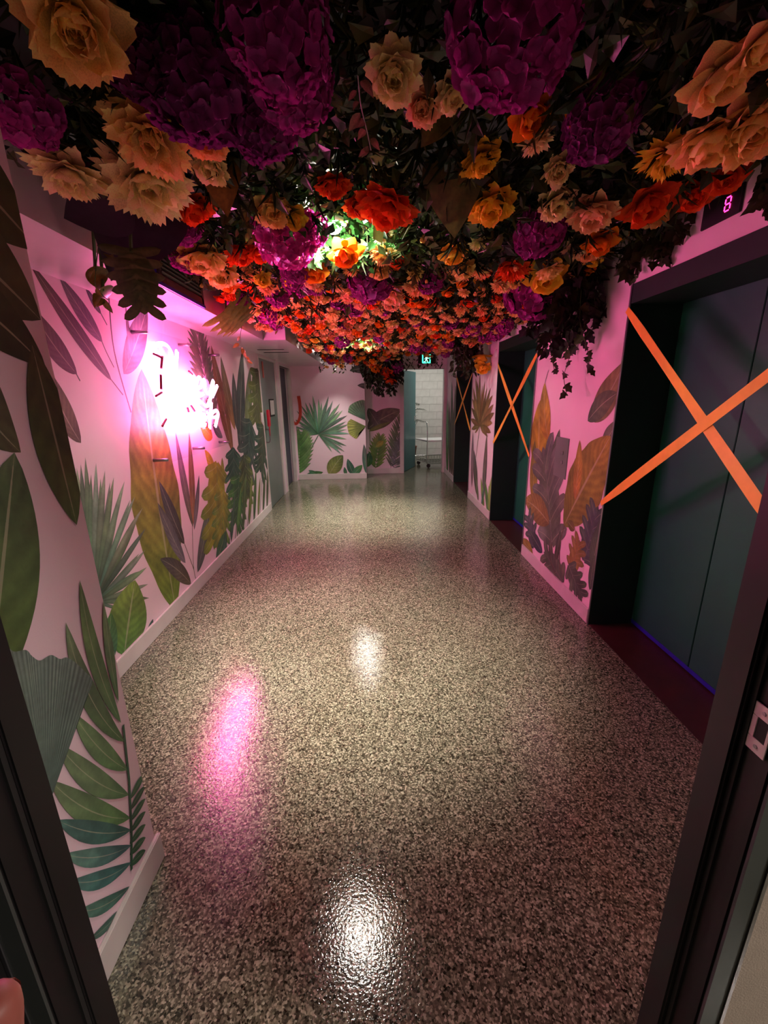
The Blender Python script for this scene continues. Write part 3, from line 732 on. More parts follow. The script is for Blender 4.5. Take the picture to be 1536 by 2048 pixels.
blade('L', (425,875), (398,845), .28, (214, 130, 50), OCHRE)
blade('L', (425,850), (445,875), .22, SLATE, MAUVE)
blade('L', (430,960), (409,900), .2, (212, 150, 40), OCHRE, -.15); blade('L', (446,960), (444,915), .2, LIME, OCHRE)
stem('L', [(432,930),(440,1010),(445,1060)], .006, OLIVE)
monstera_print('L', (434,925), (428,1100), .32, (176, 170, 52), (110, 140, 56)); monstera_print('L', (446,980), (442,1085), .4, OCHRE, GREEN)
blade('L', (432,1128), (452,1062), .2, TEAL, GREEN); blade('L', (448,1110), (452,1060), .2, TEAL, DTEAL)
blade('L', (480,905), (485,700), .12, (56, 66, 70), SLATE, .03); blade('L', (474,860), (466,745), .16, (66, 74, 76), SLATE); blade('L', (494,880), (500,735), .14, OLIVE, GREY)
monstera_print('L', (516,740), (512,850), .42, (88, 92, 66), OLIVE); monstera_print('L', (500,840), (492,950), .42, DTEAL, SLATE); monstera_print('L', (526,850), (520,945), .4, (84, 90, 72), DTEAL)
monstera_print('L', (466,895), (468,985), .46, DTEAL, (60, 104, 84)); monstera_print('L', (478,950), (472,1050), .44, (48, 92, 70), GREEN); monstera_print('L', (488,910), (496,1000), .4, (60, 74, 64), OLIVE)
for (b, t, c) in (((462,1085),(470,985),DTEAL), ((474,1075),(482,975),GREEN), ((486,1062),(492,945),(70, 92, 60)), ((498,1052),(504,950),OLIVE), ((508,1046),(512,935),(64, 100, 60)), ((516,1038),(520,955),OLIVE), ((526,1030),(530,940),(70, 84, 60)), ((534,1022),(536,930),(80, 90, 70))):
    blade('L', b, t, .08, c, (c[0]+30, c[1]+30, c[2]+20), .02, 3)
for k in range(6): stem('L', [(458+k*12,1090-k*10),(462+k*12,1040-k*9),(463+k*12,990-k*6)], .006, (60, 80, 66))
# ---- near left corner
blade('N', (-260,150), (75,500), .3, (54, 66, 38), (70, 82, 48), .05, 4); blade('N', (-260,330), (80,640), .3, (60, 72, 42), (72, 80, 50), .05, 4); blade('N', (-240,470), (90,735), .2, (66, 74, 46), (60, 70, 44), .1, 4)
blade('N', (-160,600), (40,905), .24, (86, 88, 70), (96, 100, 72), -.15, 5)
blade('N', (62,690), (152,1050), .22, (80, 84, 50), (78, 108, 54), .0, 5, .5, wp=(58,900,140,880))
blade('N', (-30,1450), (27,905), .2, (96, 128, 50), (98, 124, 92), .0, 6, .5, wp=(-70,1150,94,1130))
leaflets('N', [((241,1446),(158,1160),.10,.055), ((249,1484),(130,1245),.14,.06), ((236,1404),(206,1190),.05,.055), ((255,1540),(144,1425),.08,.075), ((257,1590),(112,1486),.09,.07), ((260,1636),(98,1560),.10,.07)],
         .09, (78, 130, 74), (132, 166, 118))
leaflets('N', [((261,1660),(112,1640),.08,.065), ((262,1690),(126,1708),.10,.065), ((262,1724),(138,1762),.12,.07), ((259,1772),(152,1822),.13,.07), ((250,1806),(176,1880),.13,.08)],
         .09, (56, 112, 108), (104, 150, 140))
leaflets('N', [((258,1600+22*k),(290,1545+26*k),.05,.16) for k in range(7)], .1, (40, 92, 66), (60, 120, 80), rib=[(245,1450),(257,1560),(262,1660),(262,1740)])
ginkgo('N', (92,1620), [(-20,1330),(5,1290),(25,1303),(50,1300),(62,1312),(78,1321),(100,1310),(118,1318),(132,1315),(150,1326),(170,1345),(183,1362),(170,1400)], (92, 122, 112), (128, 152, 142), 26)
# ---- right wall between the nearest lifts
stem('R1', [(1098,740),(1090,768),(1087,800)], .004, (76, 100, 86))
blade('R1', (1180,838), (1250,722), .24, (120, 118, 80), (160, 150, 96), .14, 6); blade('R1', (1176,842), (1236,786), .22, (92, 108, 84), (112, 118, 84), -.1, 5)
blade('R1', (1203,892), (1236,838), .26, (100, 118, 96), (130, 128, 104), .12)
blade('R1', (1078,960), (1081,800), .2, OCHRE, (196, 176, 54), -.05, 5, .5, wp=(1066,880,1100,868)); blade('R1', (1098,880), (1090,765), .22, (196, 156, 62), OCHRE, -.18, 5)
blade('R1', (1066,1005), (1070,880), .16, OCHRE, OLIVE)
blade('R1', (1100,985), (1120,858), .16, (88, 112, 92), (100, 118, 96), -.05)
monstera_print('R1', (1104,1092), (1086,893), .30, (104, 122, 98), (122, 126, 122), 5)
blade('R1', (1128,1052), (1222,872), .2, (132, 140, 60), (172, 156, 58), -.02, 12, .5, wp=(1150,905,1195,1000), rag=.05)
blade('R1', (1150,1000), (1160,880), .14, (184, 146, 70), OCHRE, .06)
blade('R1', (1099,1048), (1050,1000), .22, (150, 124, 72), (176, 150, 84), .1)
monstera_print('R1', (1068,1095), (1056,1030), .36, (98, 92, 112), (76, 100, 86), 4); blade('R1', (1085,1105), (1060,1062), .2, (60, 64, 92), (76, 100, 86))
monstera_print('R1', (1168,1122), (1196,1012), .30, (88, 100, 108), (76, 100, 86), 5); blade('R1', (1184,1140), (1204,1040), .2, (98, 122, 96), (76, 100, 86))
blade('R1', (1150,1060), (1135,1042), .3, (120, 100, 60), OLIVE)
monstera_print('R1', (1142,1140), (1160,1080), .36, (168, 142, 70), (140, 126, 76), 4)
monstera_print('R1', (1126,1166), (1088,1104), .34, (98, 122, 96), (110, 108, 96), 4); monstera_print('R1', (1138,1130), (1166,1196), .36, (92, 104, 92), (98, 122, 96), 4)
blade('R1', (1066,1108), (1044,1078), .22, OCHRE, (150, 130, 80)); blade('R1', (1180,1180), (1190,1110), .16, (76, 100, 86), (98, 122, 96)); blade('R1', (1112,1120), (1122,1060), .16, (86, 84, 70), (76, 100, 86))
stem('R1', [(1104,1088),(1102,1120),(1112,1150)], .007, BROWN); stem('R1', [(1130,1050),(1120,1090),(1120,1140)], .006, BROWN)
# ---- right wall between second and third lift
fan('R2', (960,851), [(944,795),(946,772),(951,752),(955,760),(960,745),(965,768),(970,762),(975,772),(981,778),(986,790),(989,806),(988,826),(986,846),(983,866),(976,874),(968,868),(950,866),(944,858),(942,838),(943,815)], .075, (128, 104, 62), (150, 118, 72), (952,915))
blade('R2', (966,1005), (974,868), .1, SLATE, (120, 108, 96)); blade('R2', (954,990), (948,900), .16, BROWN, SLATE); blade('R2', (944,975), (946,862), .1, (140, 100, 110), MAUVE)
for (b, t, c) in (((974,1030),(986,945),LIME), ((968,1022),(962,955),(120, 160, 70)), ((977,1032),(970,960),GREEN), ((963,1010),(968,975),TEAL), ((980,1036),(978,970),LIME), ((957,1003),(951,950),(110, 120, 90))): blade('R2', b, t, .13, c, (c[0]+20, c[1]+20, c[2]+20), .03, 3)
# ---- wall stub by the open door
for (b, t, c) in (((903,958),(904,762),(96, 92, 74)), ((906,962),(911,770),(110, 96, 78)), ((900,955),(898,800),(84, 88, 66)), ((894,950),(895,795),(120, 190, 130)), ((896,952),(893,860),GREEN)): blade('R3', b, t, .09, c, c, .02, 4)
# ---- end wall
def zb(x, y): return (500+.3255*x, 680+.3255*y)
stem('B1', [zb(420,585), zb(390,640), zb(352,705)], .008, (80, 112, 84))
fan('B1', zb(420,580), [zb(*q) for q in ((290,585),(275,560),(262,525),(300,520),(262,480),(305,480),(285,432),(320,440),(312,400),(345,420),(335,372),(365,390),(385,345),(400,390),(420,352),(440,372),(460,400),(482,348),(490,400),(512,365),(520,420),(552,390),(545,440),(575,425),(570,470),(602,460),(590,500),(612,515),(592,550),(616,575),(600,610),(592,650),(570,660),(580,685),(545,675),(565,705),(520,670),(505,690),(485,650))], .040, (66, 120, 84), (140, 180, 150))
frond('B1', zb(300,840), zb(312,590), 13, .55, GREEN, (136, 168, 110), .03, 48, .10)
blade('B1', zb(488,828), zb(572,708), .3, (150, 160, 88), (110, 130, 70), .08, 7); ginkgo('B1', zb(712,495), [zb(*q) for q in ((602,445),(612,405),(650,380),(690,368),(712,376))], (60, 110, 92), (120, 156, 120), 12)
ginkgo('B1', zb(712,530), [zb(*q) for q in ((620,485),(598,512),(606,568),(628,592),(655,606),(670,570))], (110, 140, 70), (170, 176, 90), 12)
blade('B1', zb(640,832), zb(600,730), .2, (60, 104, 80), TEAL, .06); blade('B1', zb(630,832), zb(690,768), .24, TEAL, GREEN); blade('B1', zb(590,832), zb(580,780), .2, GREEN, TEAL); blade('B1', zb(715,820), zb(700,640), .1, TEAL, SLATE)
blade('B1', zb(340,835), zb(450,812), .16, (70, 120, 96), GREEN); blade('B1', zb(420,832), zb(360,800), .2, GREEN, TEAL); blade('B1', zb(262,600), zb(285,530), .2, DTEAL, DTEAL)
for (b, t) in (((735,150),(608,118)), ((740,190),(612,190)), ((740,300),(660,280)), ((725,130),(640,95))): blade('B1', zb(*b), zb(*t), .2, (88, 84, 84), (70, 72, 66), -.18, 4)
blade('B2', zb(722,548), zb(930,430), .22, (100, 96, 88), (120, 110, 96), .1, 6); blade('B2', zb(725,420), zb(800,540), .24, (96, 84, 84), GREY); blade('B2', zb(730,560), zb(860,505), .1, (130, 140, 70), OLIVE); stem('B2', [zb(735,560), zb(738,640)], .006, GREEN)
frond('B2', zb(770,800), zb(800,600), 11, .45, GREEN, LIME, .02, 50, .12); frond('B2', zb(860,800), zb(925,480), 16, .32, (92, 104, 84), (132, 144, 112), -.04, 46, .07); frond('B2', zb(880,800), zb(935,600), 14, .4, (130, 130, 140), GREY, -.05, 60, .08)
blade('B2', zb(720,780), zb(735,690), .3, GREEN, TEAL); blade('B2', zb(820,620), zb(770,660), .25, OCHRE, LIME)

# ------------------------------------------------------------------ flowers
def petal_material():
    m, nt, b = new_mat('silk_petal')
    oi = node(nt, 'ShaderNodeObjectInfo'); at = node(nt, 'ShaderNodeAttribute', attribute_name='pt')
    tc = node(nt, 'ShaderNodeTexCoord'); n = node(nt, 'ShaderNodeTexNoise'); n.inputs['Scale'].default_value = 38; n.inputs['Detail'].default_value = 3
    link(nt, tc.outputs['Object'], n.inputs['Vector'])
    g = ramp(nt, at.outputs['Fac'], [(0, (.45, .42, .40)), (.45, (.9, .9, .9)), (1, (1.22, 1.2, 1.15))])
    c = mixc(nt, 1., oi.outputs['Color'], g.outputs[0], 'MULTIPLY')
    f = ramp(nt, n.outputs['Fac'], [(.3, (.78, .76, .76)), (.7, (1.12, 1.12, 1.12))])
    c = mixc(nt, 1., c, f.outputs[0], 'MULTIPLY')
    link(nt, c, b.inputs['Base Color']); b.inputs['Roughness'].default_value = .7; b.inputs['Specular IOR Level'].default_value = .25
    out = nt.nodes['Material Output']; tl = node(nt, 'ShaderNodeBsdfTranslucent'); link(nt, c, tl.inputs[0])
    mx = node(nt, 'ShaderNodeMixShader'); mx.inputs[0].default_value = .3; link(nt, b.outputs[0], mx.inputs[1]); link(nt, tl.outputs[0], mx.inputs[2]); link(nt, mx.outputs[0], out.inputs[0])
    return m
M_PETAL = petal_material()
def leaf_material(name='artificial_leaf', rough=.38):
    m, nt, b = new_mat(name)
    oi = node(nt, 'ShaderNodeObjectInfo'); at = node(nt, 'ShaderNodeAttribute', attribute_name='tone')
    tc = node(nt, 'ShaderNodeTexCoord'); n = node(nt, 'ShaderNodeTexNoise'); n.inputs['Scale'].default_value = 14; n.inputs['Detail'].default_value = 4
    link(nt, tc.outputs['Object'], n.inputs['Vector'])
    c = mixc(nt, 1., oi.outputs['Color'], at.outputs['Color'], 'MULTIPLY')
    f = ramp(nt, n.outputs['Fac'], [(.3, (.7, .74, .7)), (.7, (1.2, 1.15, 1.1))])
    c = mixc(nt, 1., c, f.outputs[0], 'MULTIPLY'); link(nt, c, b.inputs['Base Color']); b.inputs['Roughness'].default_value = rough
    out = nt.nodes['Material Output']; tl = node(nt, 'ShaderNodeBsdfTranslucent'); link(nt, c, tl.inputs[0])
    mx = node(nt, 'ShaderNodeMixShader'); mx.inputs[0].default_value = .22; link(nt, b.outputs[0], mx.inputs[1]); link(nt, tl.outputs[0], mx.inputs[2]); link(nt, mx.outputs[0], out.inputs[0])
    return m
M_LEAF = leaf_material()
M_STEMG = paint('stem_green', (.07, .12, .03), .5, var=.2)

def petal_geo(L_, Wd, cup, curl, serr, nu=4, nv=4, rs=0, round_=.2, k=.84):
    rg = random.Random(rs); v = []; t_ = []; f = []
    for i in range(nu+1):
        t = (i/nu)**.8; hw = Wd*max(.14, math.sin(math.pi*k*t**1.1)**.62)
        for j in range(nv+1):
            s = -1+2*j/nv; x = L_*t-L_*round_*s*s*t
            if i == nu: x += serr*L_*(1 if j % 2 else -1)+rg.uniform(-.5, .5)*serr*L_
            z = cup*Wd*s*s*t+curl*L_*t*t+(rg.uniform(-1, 1)*serr*.5*L_ if i >= nu-1 else 0)
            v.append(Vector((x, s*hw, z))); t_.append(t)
    for i in range(nu):
        for k in range(nv): a = i*(nv+1)+k; f.append((a, a+1, a+nv+2, a+nv+1))
    return v, f, t_
def to_mesh(name, v, f, t, mat=None):
    me = bpy.data.meshes.new(name); me.from_pydata([tuple(p) for p in v], [], f)
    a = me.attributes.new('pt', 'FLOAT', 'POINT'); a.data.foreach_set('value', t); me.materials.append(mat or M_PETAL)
    me.polygons.foreach_set('use_smooth', [True]*len(me.polygons)); me.update(); return me
# kind -> rings of (count, length, half width, lift in degrees, cup, curl, serration, inset)
KINDS = {
 'dahlia': [(11, 1., .30, 6, .35, -.06, .055, .06), (11, .90, .28, 24, .4, .0, .055, .05), (10, .74, .25, 42, .5, .1, .055, .04), (8, .56, .21, 60, .6, .2, .05, .03), (6, .40, .16, 78, .7, .2, .04, .01)],
 'peony': [(9, 1., .40, 8, .35, .05, .035, .05), (9, .92, .38, 28, .5, .12, .035, .04), (8, .78, .34, 48, .6, .2, .04, .03), (7, .60, .30, 64, .7, .25, .04, .02), (6, .44, .24, 80, .8, .3, .04, .0)],
 'ranunculus': [(8, .95, .44, 20, .6, .1, .015, .05), (8, .86, .40, 38, .7, .2, .015, .04), (7, .74, .34, 54, .8, .3, .015, .03), (6, .60, .28, 68, .9, .35, .015, .02), (5, .45, .22, 82, 1., .35, .01, 0.)],
 'rose': [(6, 1., .50, 14, .4, -.10, .02, .05), (6, .86, .46, 38, .6, .1, .02, .04), (5, .72, .40, 58, .8, .2, .02, .03), (4, .56, .32, 72, .9, .3, .02, .02), (3, .42, .24, 84, 1., .3, .02, .0)],
 'carnation': [(9, 1., .36, 4, .2, -.08, .12, .04), (9, .9, .34, 24, .3, .0, .13, .03), (9, .76, .30, 44, .3, .1, .14, .02), (8, .62, .26, 60, .4, .1, .14, .01), (6, .48, .2, 76, .4, .1, .14, .0)],
}
def ring_matrices(kind, seed):
    rg = random.Random(seed); out = []
    for ri, (n, L_, Wd, el, cup, curl, se, ins) in enumerate(KINDS[kind]):
        for k in range(n):
            q = 2*math.pi*(k+.5*(ri % 2)+rg.uniform(-.18, .18))/n; e = math.radians(el+rg.uniform(-9, 9)); sc_ = rg.uniform(.88, 1.1)
            out.append((ri, Matrix.Rotation(q, 4, 'Z') @ Matrix.Translation((ins, 0, -.02*ri)) @ Matrix.Rotation(-e, 4, 'Y') @ Matrix.Rotation(rg.uniform(-.2, .2), 4, 'X') @ Matrix.Scale(sc_, 4)))
    return out
PETALS = {k: [to_mesh('petal', *petal_geo(L_, Wd, cup, curl, se, 5, 6, i)) for i, (n, L_, Wd, el, cup, curl, se, ins) in enumerate(rr)] for k, rr in KINDS.items()}
JOINED = {}
for k, rr in KINDS.items():
    JOINED[k] = []
    for var in range(3):
        V = []; F = []; T = []
        geo = [petal_geo(L_, Wd, cup, curl, se, 3, 4, i+var*7) for i, (n, L_, Wd, el, cup, curl, se, ins) in enumerate(rr)]
        for ri, M_ in ring_matrices(k, 100+var):
            v, f, t = geo[ri]; o = len(V); V += [M_ @ p for p in v]; F += [tuple(i+o for i in q) for q in f]; T += t
        JOINED[k].append(to_mesh(k, V, F, T))
def floret_geo(rs=0):
    V = []; F = []; T = []
    for k in range(4):
        v, f, t = petal_geo(1., .60, .35, .12, .02, 5, 4, rs+k, .22, .88); M_ = Matrix.Rotation(k*math.pi/2+.1*rs, 4, 'Z') @ Matrix.Rotation(-.25, 4, 'Y')
        o = len(V); V += [M_ @ p for p in v]; F += [tuple(i+o for i in q) for q in f]; T += [.25+.75*x for x in t]
    return V, F, T
FLORET = [to_mesh('floret', *floret_geo(i)) for i in range(3)]
def hyd_matrices(seed, n=52):
    rg = random.Random(seed); out = []
    for i in range(n):
        z = 1-(i+.5)/n*1.45; q = i*2.39996+rg.uniform(-.2, .2); r_ = math.sqrt(max(0, 1-z*z)); d = Vector((r_*math.cos(q), r_*math.sin(q), z))
        R_ = rg.uniform(.74, .90); pos = d*R_; pos.z = pos.z*.82-.1
        Mr = (d+Vector((rg.uniform(-.6, .6), rg.uniform(-.6, .6), rg.uniform(-.3, .3)))).to_track_quat('Z', 'Y').to_matrix().to_4x4()
        out.append((i % 3, Matrix.Translation(pos) @ Mr @ Matrix.Rotation(rg.uniform(0, 6), 4, 'Z') @ Matrix.Scale(rg.uniform(.18, .25), 4)))
    return out
JOINED['hydrangea'] = []
for var in range(3):
    V = []; F = []; T = []; geo = [floret_geo(i) for i in range(3)]
    for ri, M_ in hyd_matrices(50+var, 60):
        v, f, t = geo[ri]; o = len(V); V += [M_ @ p for p in v]; F += [tuple(i+o for i in q) for q in f]; T += t
    JOINED['hydrangea'].append(to_mesh('hydrangea', V, F, T))
# bud: a closed egg of four wrapped petals
V = []; F = []; T = []
for k in range(5):
    v, f, t = petal_geo(1.1, .42, .9, .35, .02, 4, 4, k); M_ = Matrix.Rotation(k*1.2566, 4, 'Z') @ Matrix.Translation((.12, 0, 0)) @ Matrix.Rotation(-1.3, 4, 'Y')
    o = len(V); V += [M_ @ p for p in v]; F += [tuple(i+o for i in q) for q in f]; T += t
JOINED['bud'] = [to_mesh('bud', V, F, T)]
STEM_M = MB().tube([(0, 0, .05), (.02, .01, -.6), (0, .03, -1.5)], [.07, .045, .045], 6).lathe([(.05, -.25), (.2, -.12), (.26, .02)], (0, 0, 0), 8).mesh('stem', M_STEMG, True)

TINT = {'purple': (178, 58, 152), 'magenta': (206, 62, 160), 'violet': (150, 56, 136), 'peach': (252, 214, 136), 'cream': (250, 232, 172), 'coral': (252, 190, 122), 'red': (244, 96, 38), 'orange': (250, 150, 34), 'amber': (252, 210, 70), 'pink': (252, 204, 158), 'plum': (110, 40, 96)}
def tint(o, name, k=.1):
    c = lin(*TINT[name]); q = 1+random.uniform(-k, k); o.color = (min(1, c[0]*q), min(1, c[1]*q*(1+random.uniform(-k, k))), min(1, c[2]*q), 1)
def pose(pos, r_, tilt, spin=None):
    """petals face down and a little towards the viewer"""
    d = Vector((random.uniform(-tilt, tilt), -.45+random.uniform(-tilt, tilt), -1)).normalized()
    return Matrix.Translation(pos) @ d.to_track_quat('Z', 'Y').to_matrix().to_4x4() @ Matrix.Rotation(random.uniform(0, 6.28), 4, 'Z') @ Matrix.Scale(r_, 4)
FLOWERS = []          # (position, radius) of everything placed, so that fillers keep clear
NAMES = {'dahlia': 'dahlia', 'peony': 'peony', 'rose': 'rose', 'carnation': 'carnation', 'hydrangea': 'hydrangea', 'bud': 'flower_bud', 'ranunculus': 'ranunculus'}
def flower_detailed(kind, colname, pos, r_, label, tilt=.3):
    M_ = pose(pos, r_, tilt); e = thing(NAMES[kind], label, 'flower', pos); seed = random.randrange(9999)
    col0 = None
    mats = hyd_matrices(seed, 104) if kind == 'hydrangea' else ring_matrices(kind, seed)
    src = FLORET if kind == 'hydrangea' else PETALS[kind]
    for ri, m in mats:
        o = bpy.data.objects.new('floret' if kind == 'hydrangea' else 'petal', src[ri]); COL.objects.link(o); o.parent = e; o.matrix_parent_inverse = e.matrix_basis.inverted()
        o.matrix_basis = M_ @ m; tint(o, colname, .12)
    o = bpy.data.objects.new('stem', STEM_M); COL.objects.link(o); o.parent = e; o.matrix_parent_inverse = e.matrix_basis.inverted(); o.matrix_basis = M_
    FLOWERS.append((Vector(pos), r_)); return e
def flower_simple(kind, colname, pos, r_, label, group, tilt=.45):
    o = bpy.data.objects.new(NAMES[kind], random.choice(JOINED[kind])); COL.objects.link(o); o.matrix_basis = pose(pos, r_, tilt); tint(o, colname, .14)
    tag(o, label, 'flower', group)
    s = bpy.data.objects.new('stem', STEM_M); COL.objects.link(s); s.parent = o
    FLOWERS.append((Vector(pos), r_)); return o
def zsurf(x, y):
    z = 2.185+.045*noise.noise(Vector((x*1.7, y*1.7, 3.1)))-.006*max(0, y-3)+.03*max(0, 2-y)
    z += .085*max(0, min(1, (x-.95)/.3))*max(0, min(1, (2.9-y)/.5))      # higher over the nearest lift
    z += .09*max(0, min(1, (x-.35)/.25))*max(0, min(1, (y-5.6)/.6))     # higher before the exit sign
    z -= .055*max(0, min(1, (.3-x)/.3))*max(0, min(1, (y-6.2)/.6))
    return z
def at_px(u, v, size, dz=0.):
    p = on_z(u, v, 2.17)
    for _ in range(3): p = on_z(u, v, zsurf(p.x, p.y)+dz)
    return p, size*.5*depth(p)/FPX

# every large bloom that can be told apart: kind, colour, pixel centre, width in pixels, words
BIG = [
 ('hydrangea','purple',(545,55),240,'big purple hydrangea hanging at the top left of centre'),
 ('hydrangea','violet',(390,175),230,'big dusky purple hydrangea left of the brown leaf gap'),
 ('hydrangea','purple',(585,175),170,'purple hydrangea under the topmost purple one'),
 ('hydrangea','violet',(525,245),150,'wine purple hydrangea just above the peach dahlias'),
 ('hydrangea','plum',(265,120),150,'dark plum hydrangea in shade between two peach blooms'),
 ('hydrangea','purple',(1025,70),275,'biggest magenta purple hydrangea hanging at the top right of centre'),
 ('hydrangea','purple',(38,222),150,'purple hydrangea cut off by the left edge'),
 ('hydrangea','violet',(1205,248),150,'shaded purple hydrangea beside small orange bloom'),
 ('peony','peach',(145,35),205,'blurred peach peony in the top left corner'),
 ('dahlia','peach',(300,265),170,'peach dahlia left of the purple hydrangeas'),
 ('dahlia','cream',(292,352),190,'cream dahlia with pointed petals over the dark leaf'),
 ('dahlia','cream',(135,338),140,'cream dahlia above the pale soffit at left'),
 ('peony','coral',(408,262),105,'coral peony right of the peach dahlia'),
 ('peony','cream',(420,325),85,'small cream peony below the coral one'),
 ('peony','cream',(785,140),115,'cream peony alone in the dark centre'),
 ('peony','pink',(845,205),80,'pale pink peony right below the lone cream one'),
 ('peony','cream',(905,180),85,'shaded cream peony under the biggest hydrangea'),
 ('rose','peach',(1440,140),150,'peach rose at the upper right edge'),
 ('rose','peach',(1520,80),120,'peach rose cut off by the right edge'),
 ('peony','peach',(1420,262),150,'brownish peach peony behind the right-hand carnation'),
 ('peony','peach',(1500,245),150,'brownish peach peony cut off at the right edge'),
 ('carnation','amber',(1332,306),105,'amber carnation with frilled rim at right'),
 ('rose','orange',(1060,225),95,'shaded orange rose below the biggest hydrangea'),
 ('rose','orange',(1162,228),65,'small orange rose left of the shaded hydrangea'),
 ('peony','amber',(960,312),85,'amber peony tilted away above the heart-shaped leaf'),
 ('peony','amber',(985,400),100,'amber peony touching the heart-shaped leaf'),
 ('peony','cream',(1115,335),70,'cream peony with ragged petals right of the heart-shaped leaf'),
 ('peony','cream',(1110,400),80,'cream peony over a purple hydrangea'),
 ('peony','pink',(1185,415),105,'dusty pink peony beside the red roses'),
 ('rose','red',(1290,398),110,'red rose first of the row above the nearest lift'),
 ('rose','red',(1388,385),75,'red rose second of the row above the nearest lift'),
 ('rose','red',(1450,347),85,'red rose last of the row next to the lift display'),
 ('rose','orange',(1200,475),75,'orange red rose hanging over the pink wall edge'),
 ('carnation','red',(1022,532),75,'deep orange carnation left of the yellow blooms'),
 ('rose','amber',(905,500),65,'single yellow rose under the heart-shaped leaf'),
 ('rose','amber',(1090,545),90,'yellow rose above the bright purple hydrangea'),
 ('hydrangea','purple',(1082,465),110,'purple hydrangea under the ragged cream peonies'),
 ('hydrangea','purple',(1070,585),130,'bright purple hydrangea before the second lift'),
 ('peony','red',(775,400),125,'big red peony beside the bright green ivy'),
 ('peony','red',(720,402),70,'small red peony touching the lit ivy'),
 ('peony','red',(665,362),75,'red peony behind the bright downlight'),
 ('peony','red',(385,405),85,'red peony under the cream dahlia'),
 ('peony','red',(296,432),60,'red peony at the edge of the big dark leaf'),
 ('hydrangea','purple',(355,445),100,'purple hydrangea beside the big dark leaf'),
 ('hydrangea','purple',(375,510),85,'purple hydrangea over the air grille'),
 ('peony','peach',(405,505),100,'peach peony over the air grille'),
 ('peony','peach',(440,540),75,'peach peony hanging lowest over the air grille'),
 ('peony','red',(480,500),70,'red peony left of the pink-lit hydrangea'),
 ('peony','red',(520,497),60,'small red peony touching the lit purple hydrangea'),
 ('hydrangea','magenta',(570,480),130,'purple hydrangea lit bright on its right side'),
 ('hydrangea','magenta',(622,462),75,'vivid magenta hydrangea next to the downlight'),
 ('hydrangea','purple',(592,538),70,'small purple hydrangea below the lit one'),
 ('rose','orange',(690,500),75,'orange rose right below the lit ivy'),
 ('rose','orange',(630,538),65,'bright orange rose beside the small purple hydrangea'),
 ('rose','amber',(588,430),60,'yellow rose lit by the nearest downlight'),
 ('peony','peach',(545,415),75,'peach peony left of the nearest downlight'),
 ('hydrangea','purple',(742,562),100,'purple hydrangea in the middle of the coral blooms'),
 ('rose','orange',(455,560),55,'orange rose under the peach peonies'),
 ('peony','pink',(785,585),60,'pink peony next to the central purple hydrangea'),
 ('carnation','peach',(765,505),62,'pale peach carnation right of the lit ivy'),
 ('rose','amber',(962,708),46,'yellow rose on the bunch hanging before the third lift'),
 ('rose','amber',(968,732),36,'lowest yellow rose on the bunch before the third lift'),
]
for kind, c, (u, v), size, label in BIG:
    dz = -.03 if size > 100 else 0
    if (u, v) in ((962,708), (968,732)): p = on_y(u, v, 5.3); r_ = size*.5*depth(p)/FPX
    else: p, r_ = at_px(u, v, size, dz)
    if p.x < SOF_X+.04: p.x = SOF_X+.06
    p.x = min(p.x, RX-.01-r_*.8)
    if size >= 58: flower_detailed(kind, c, p, r_, label)
    else: tag(flower_simple(kind, c, p, r_, label, None), label, 'flower')

# ---- the hanging bunch against the end wall and small blooms
for kind, c, u, v, s, y, label in (('rose','red',773,742,34,7.66,'red rose on the dark bunch before the end wall, left one'), ('rose','red',781,757,30,7.64,'lowest red rose on the dark bunch before the end wall'), ('rose','orange',752,733,30,7.6,'orange rose on the dark bunch before the end wall'), ('hydrangea','purple',792,735,30,7.7,'purple hydrangea on the dark bunch before the end wall')):
    p = on_y(u, v, y); flower_simple(kind, c, p, s*.5*depth(p)/FPX, label, None)

# ---- fillers: hundreds of smaller blooms, kept clear of one another
def zone(y):
    return 0 if y < 2.5 else 1 if y < 3.8 else 2 if y < 5.4 else 3
ZT = ['in the dim ceiling nearest the viewer', 'flower ceiling before the second lift', 'flower ceiling beside the second lift', 'flower ceiling towards the end wall']
MIXES = [
 [('peony','peach',2), ('carnation','cream',2), ('rose','red',1.5), ('hydrangea','violet',2), ('bud','coral',2), ('rose','orange',1)],
 [('carnation','peach',6), ('carnation','coral',5), ('rose','red',2.6), ('hydrangea','purple',2.6), ('rose','orange',2.5), ('peony','pink',2), ('bud','peach',2), ('rose','amber',1), ('ranunculus','peach',2)],
 [('carnation','coral',6), ('carnation','peach',4), ('ranunculus','coral',4), ('ranunculus','pink',2.5), ('rose','red',3), ('hydrangea','purple',2.4), ('rose','orange',2.5), ('peony','pink',1.5), ('bud','coral',1.5), ('rose','amber',.8)],
 [('carnation','coral',4), ('carnation','peach',3), ('ranunculus','coral',4), ('ranunculus','peach',3), ('rose','red',3.2), ('hydrangea','purple',2.4), ('rose','orange',2.5), ('peony','pink',1.5), ('bud','coral',1.2)],
]
RAD = {'carnation': (.042, .060), 'peony': (.05, .07), 'rose': (.045, .062), 'hydrangea': (.070, .095), 'bud': (.020, .028), 'ranunculus': (.038, .052)}
grid = {}
def clear(p, r_, k):
    for q, R_ in FLOWERS:
        if abs(q.x-p.x) < .5 and abs(q.y-p.y) < .5 and (Vector((q.x, q.y, q.z*1.0))-p).length < (r_+R_)*k: return False
    return True
random.seed(21)
counts = [0, 0, 0, 0]; LIMIT = [30, 220, 265, 250]
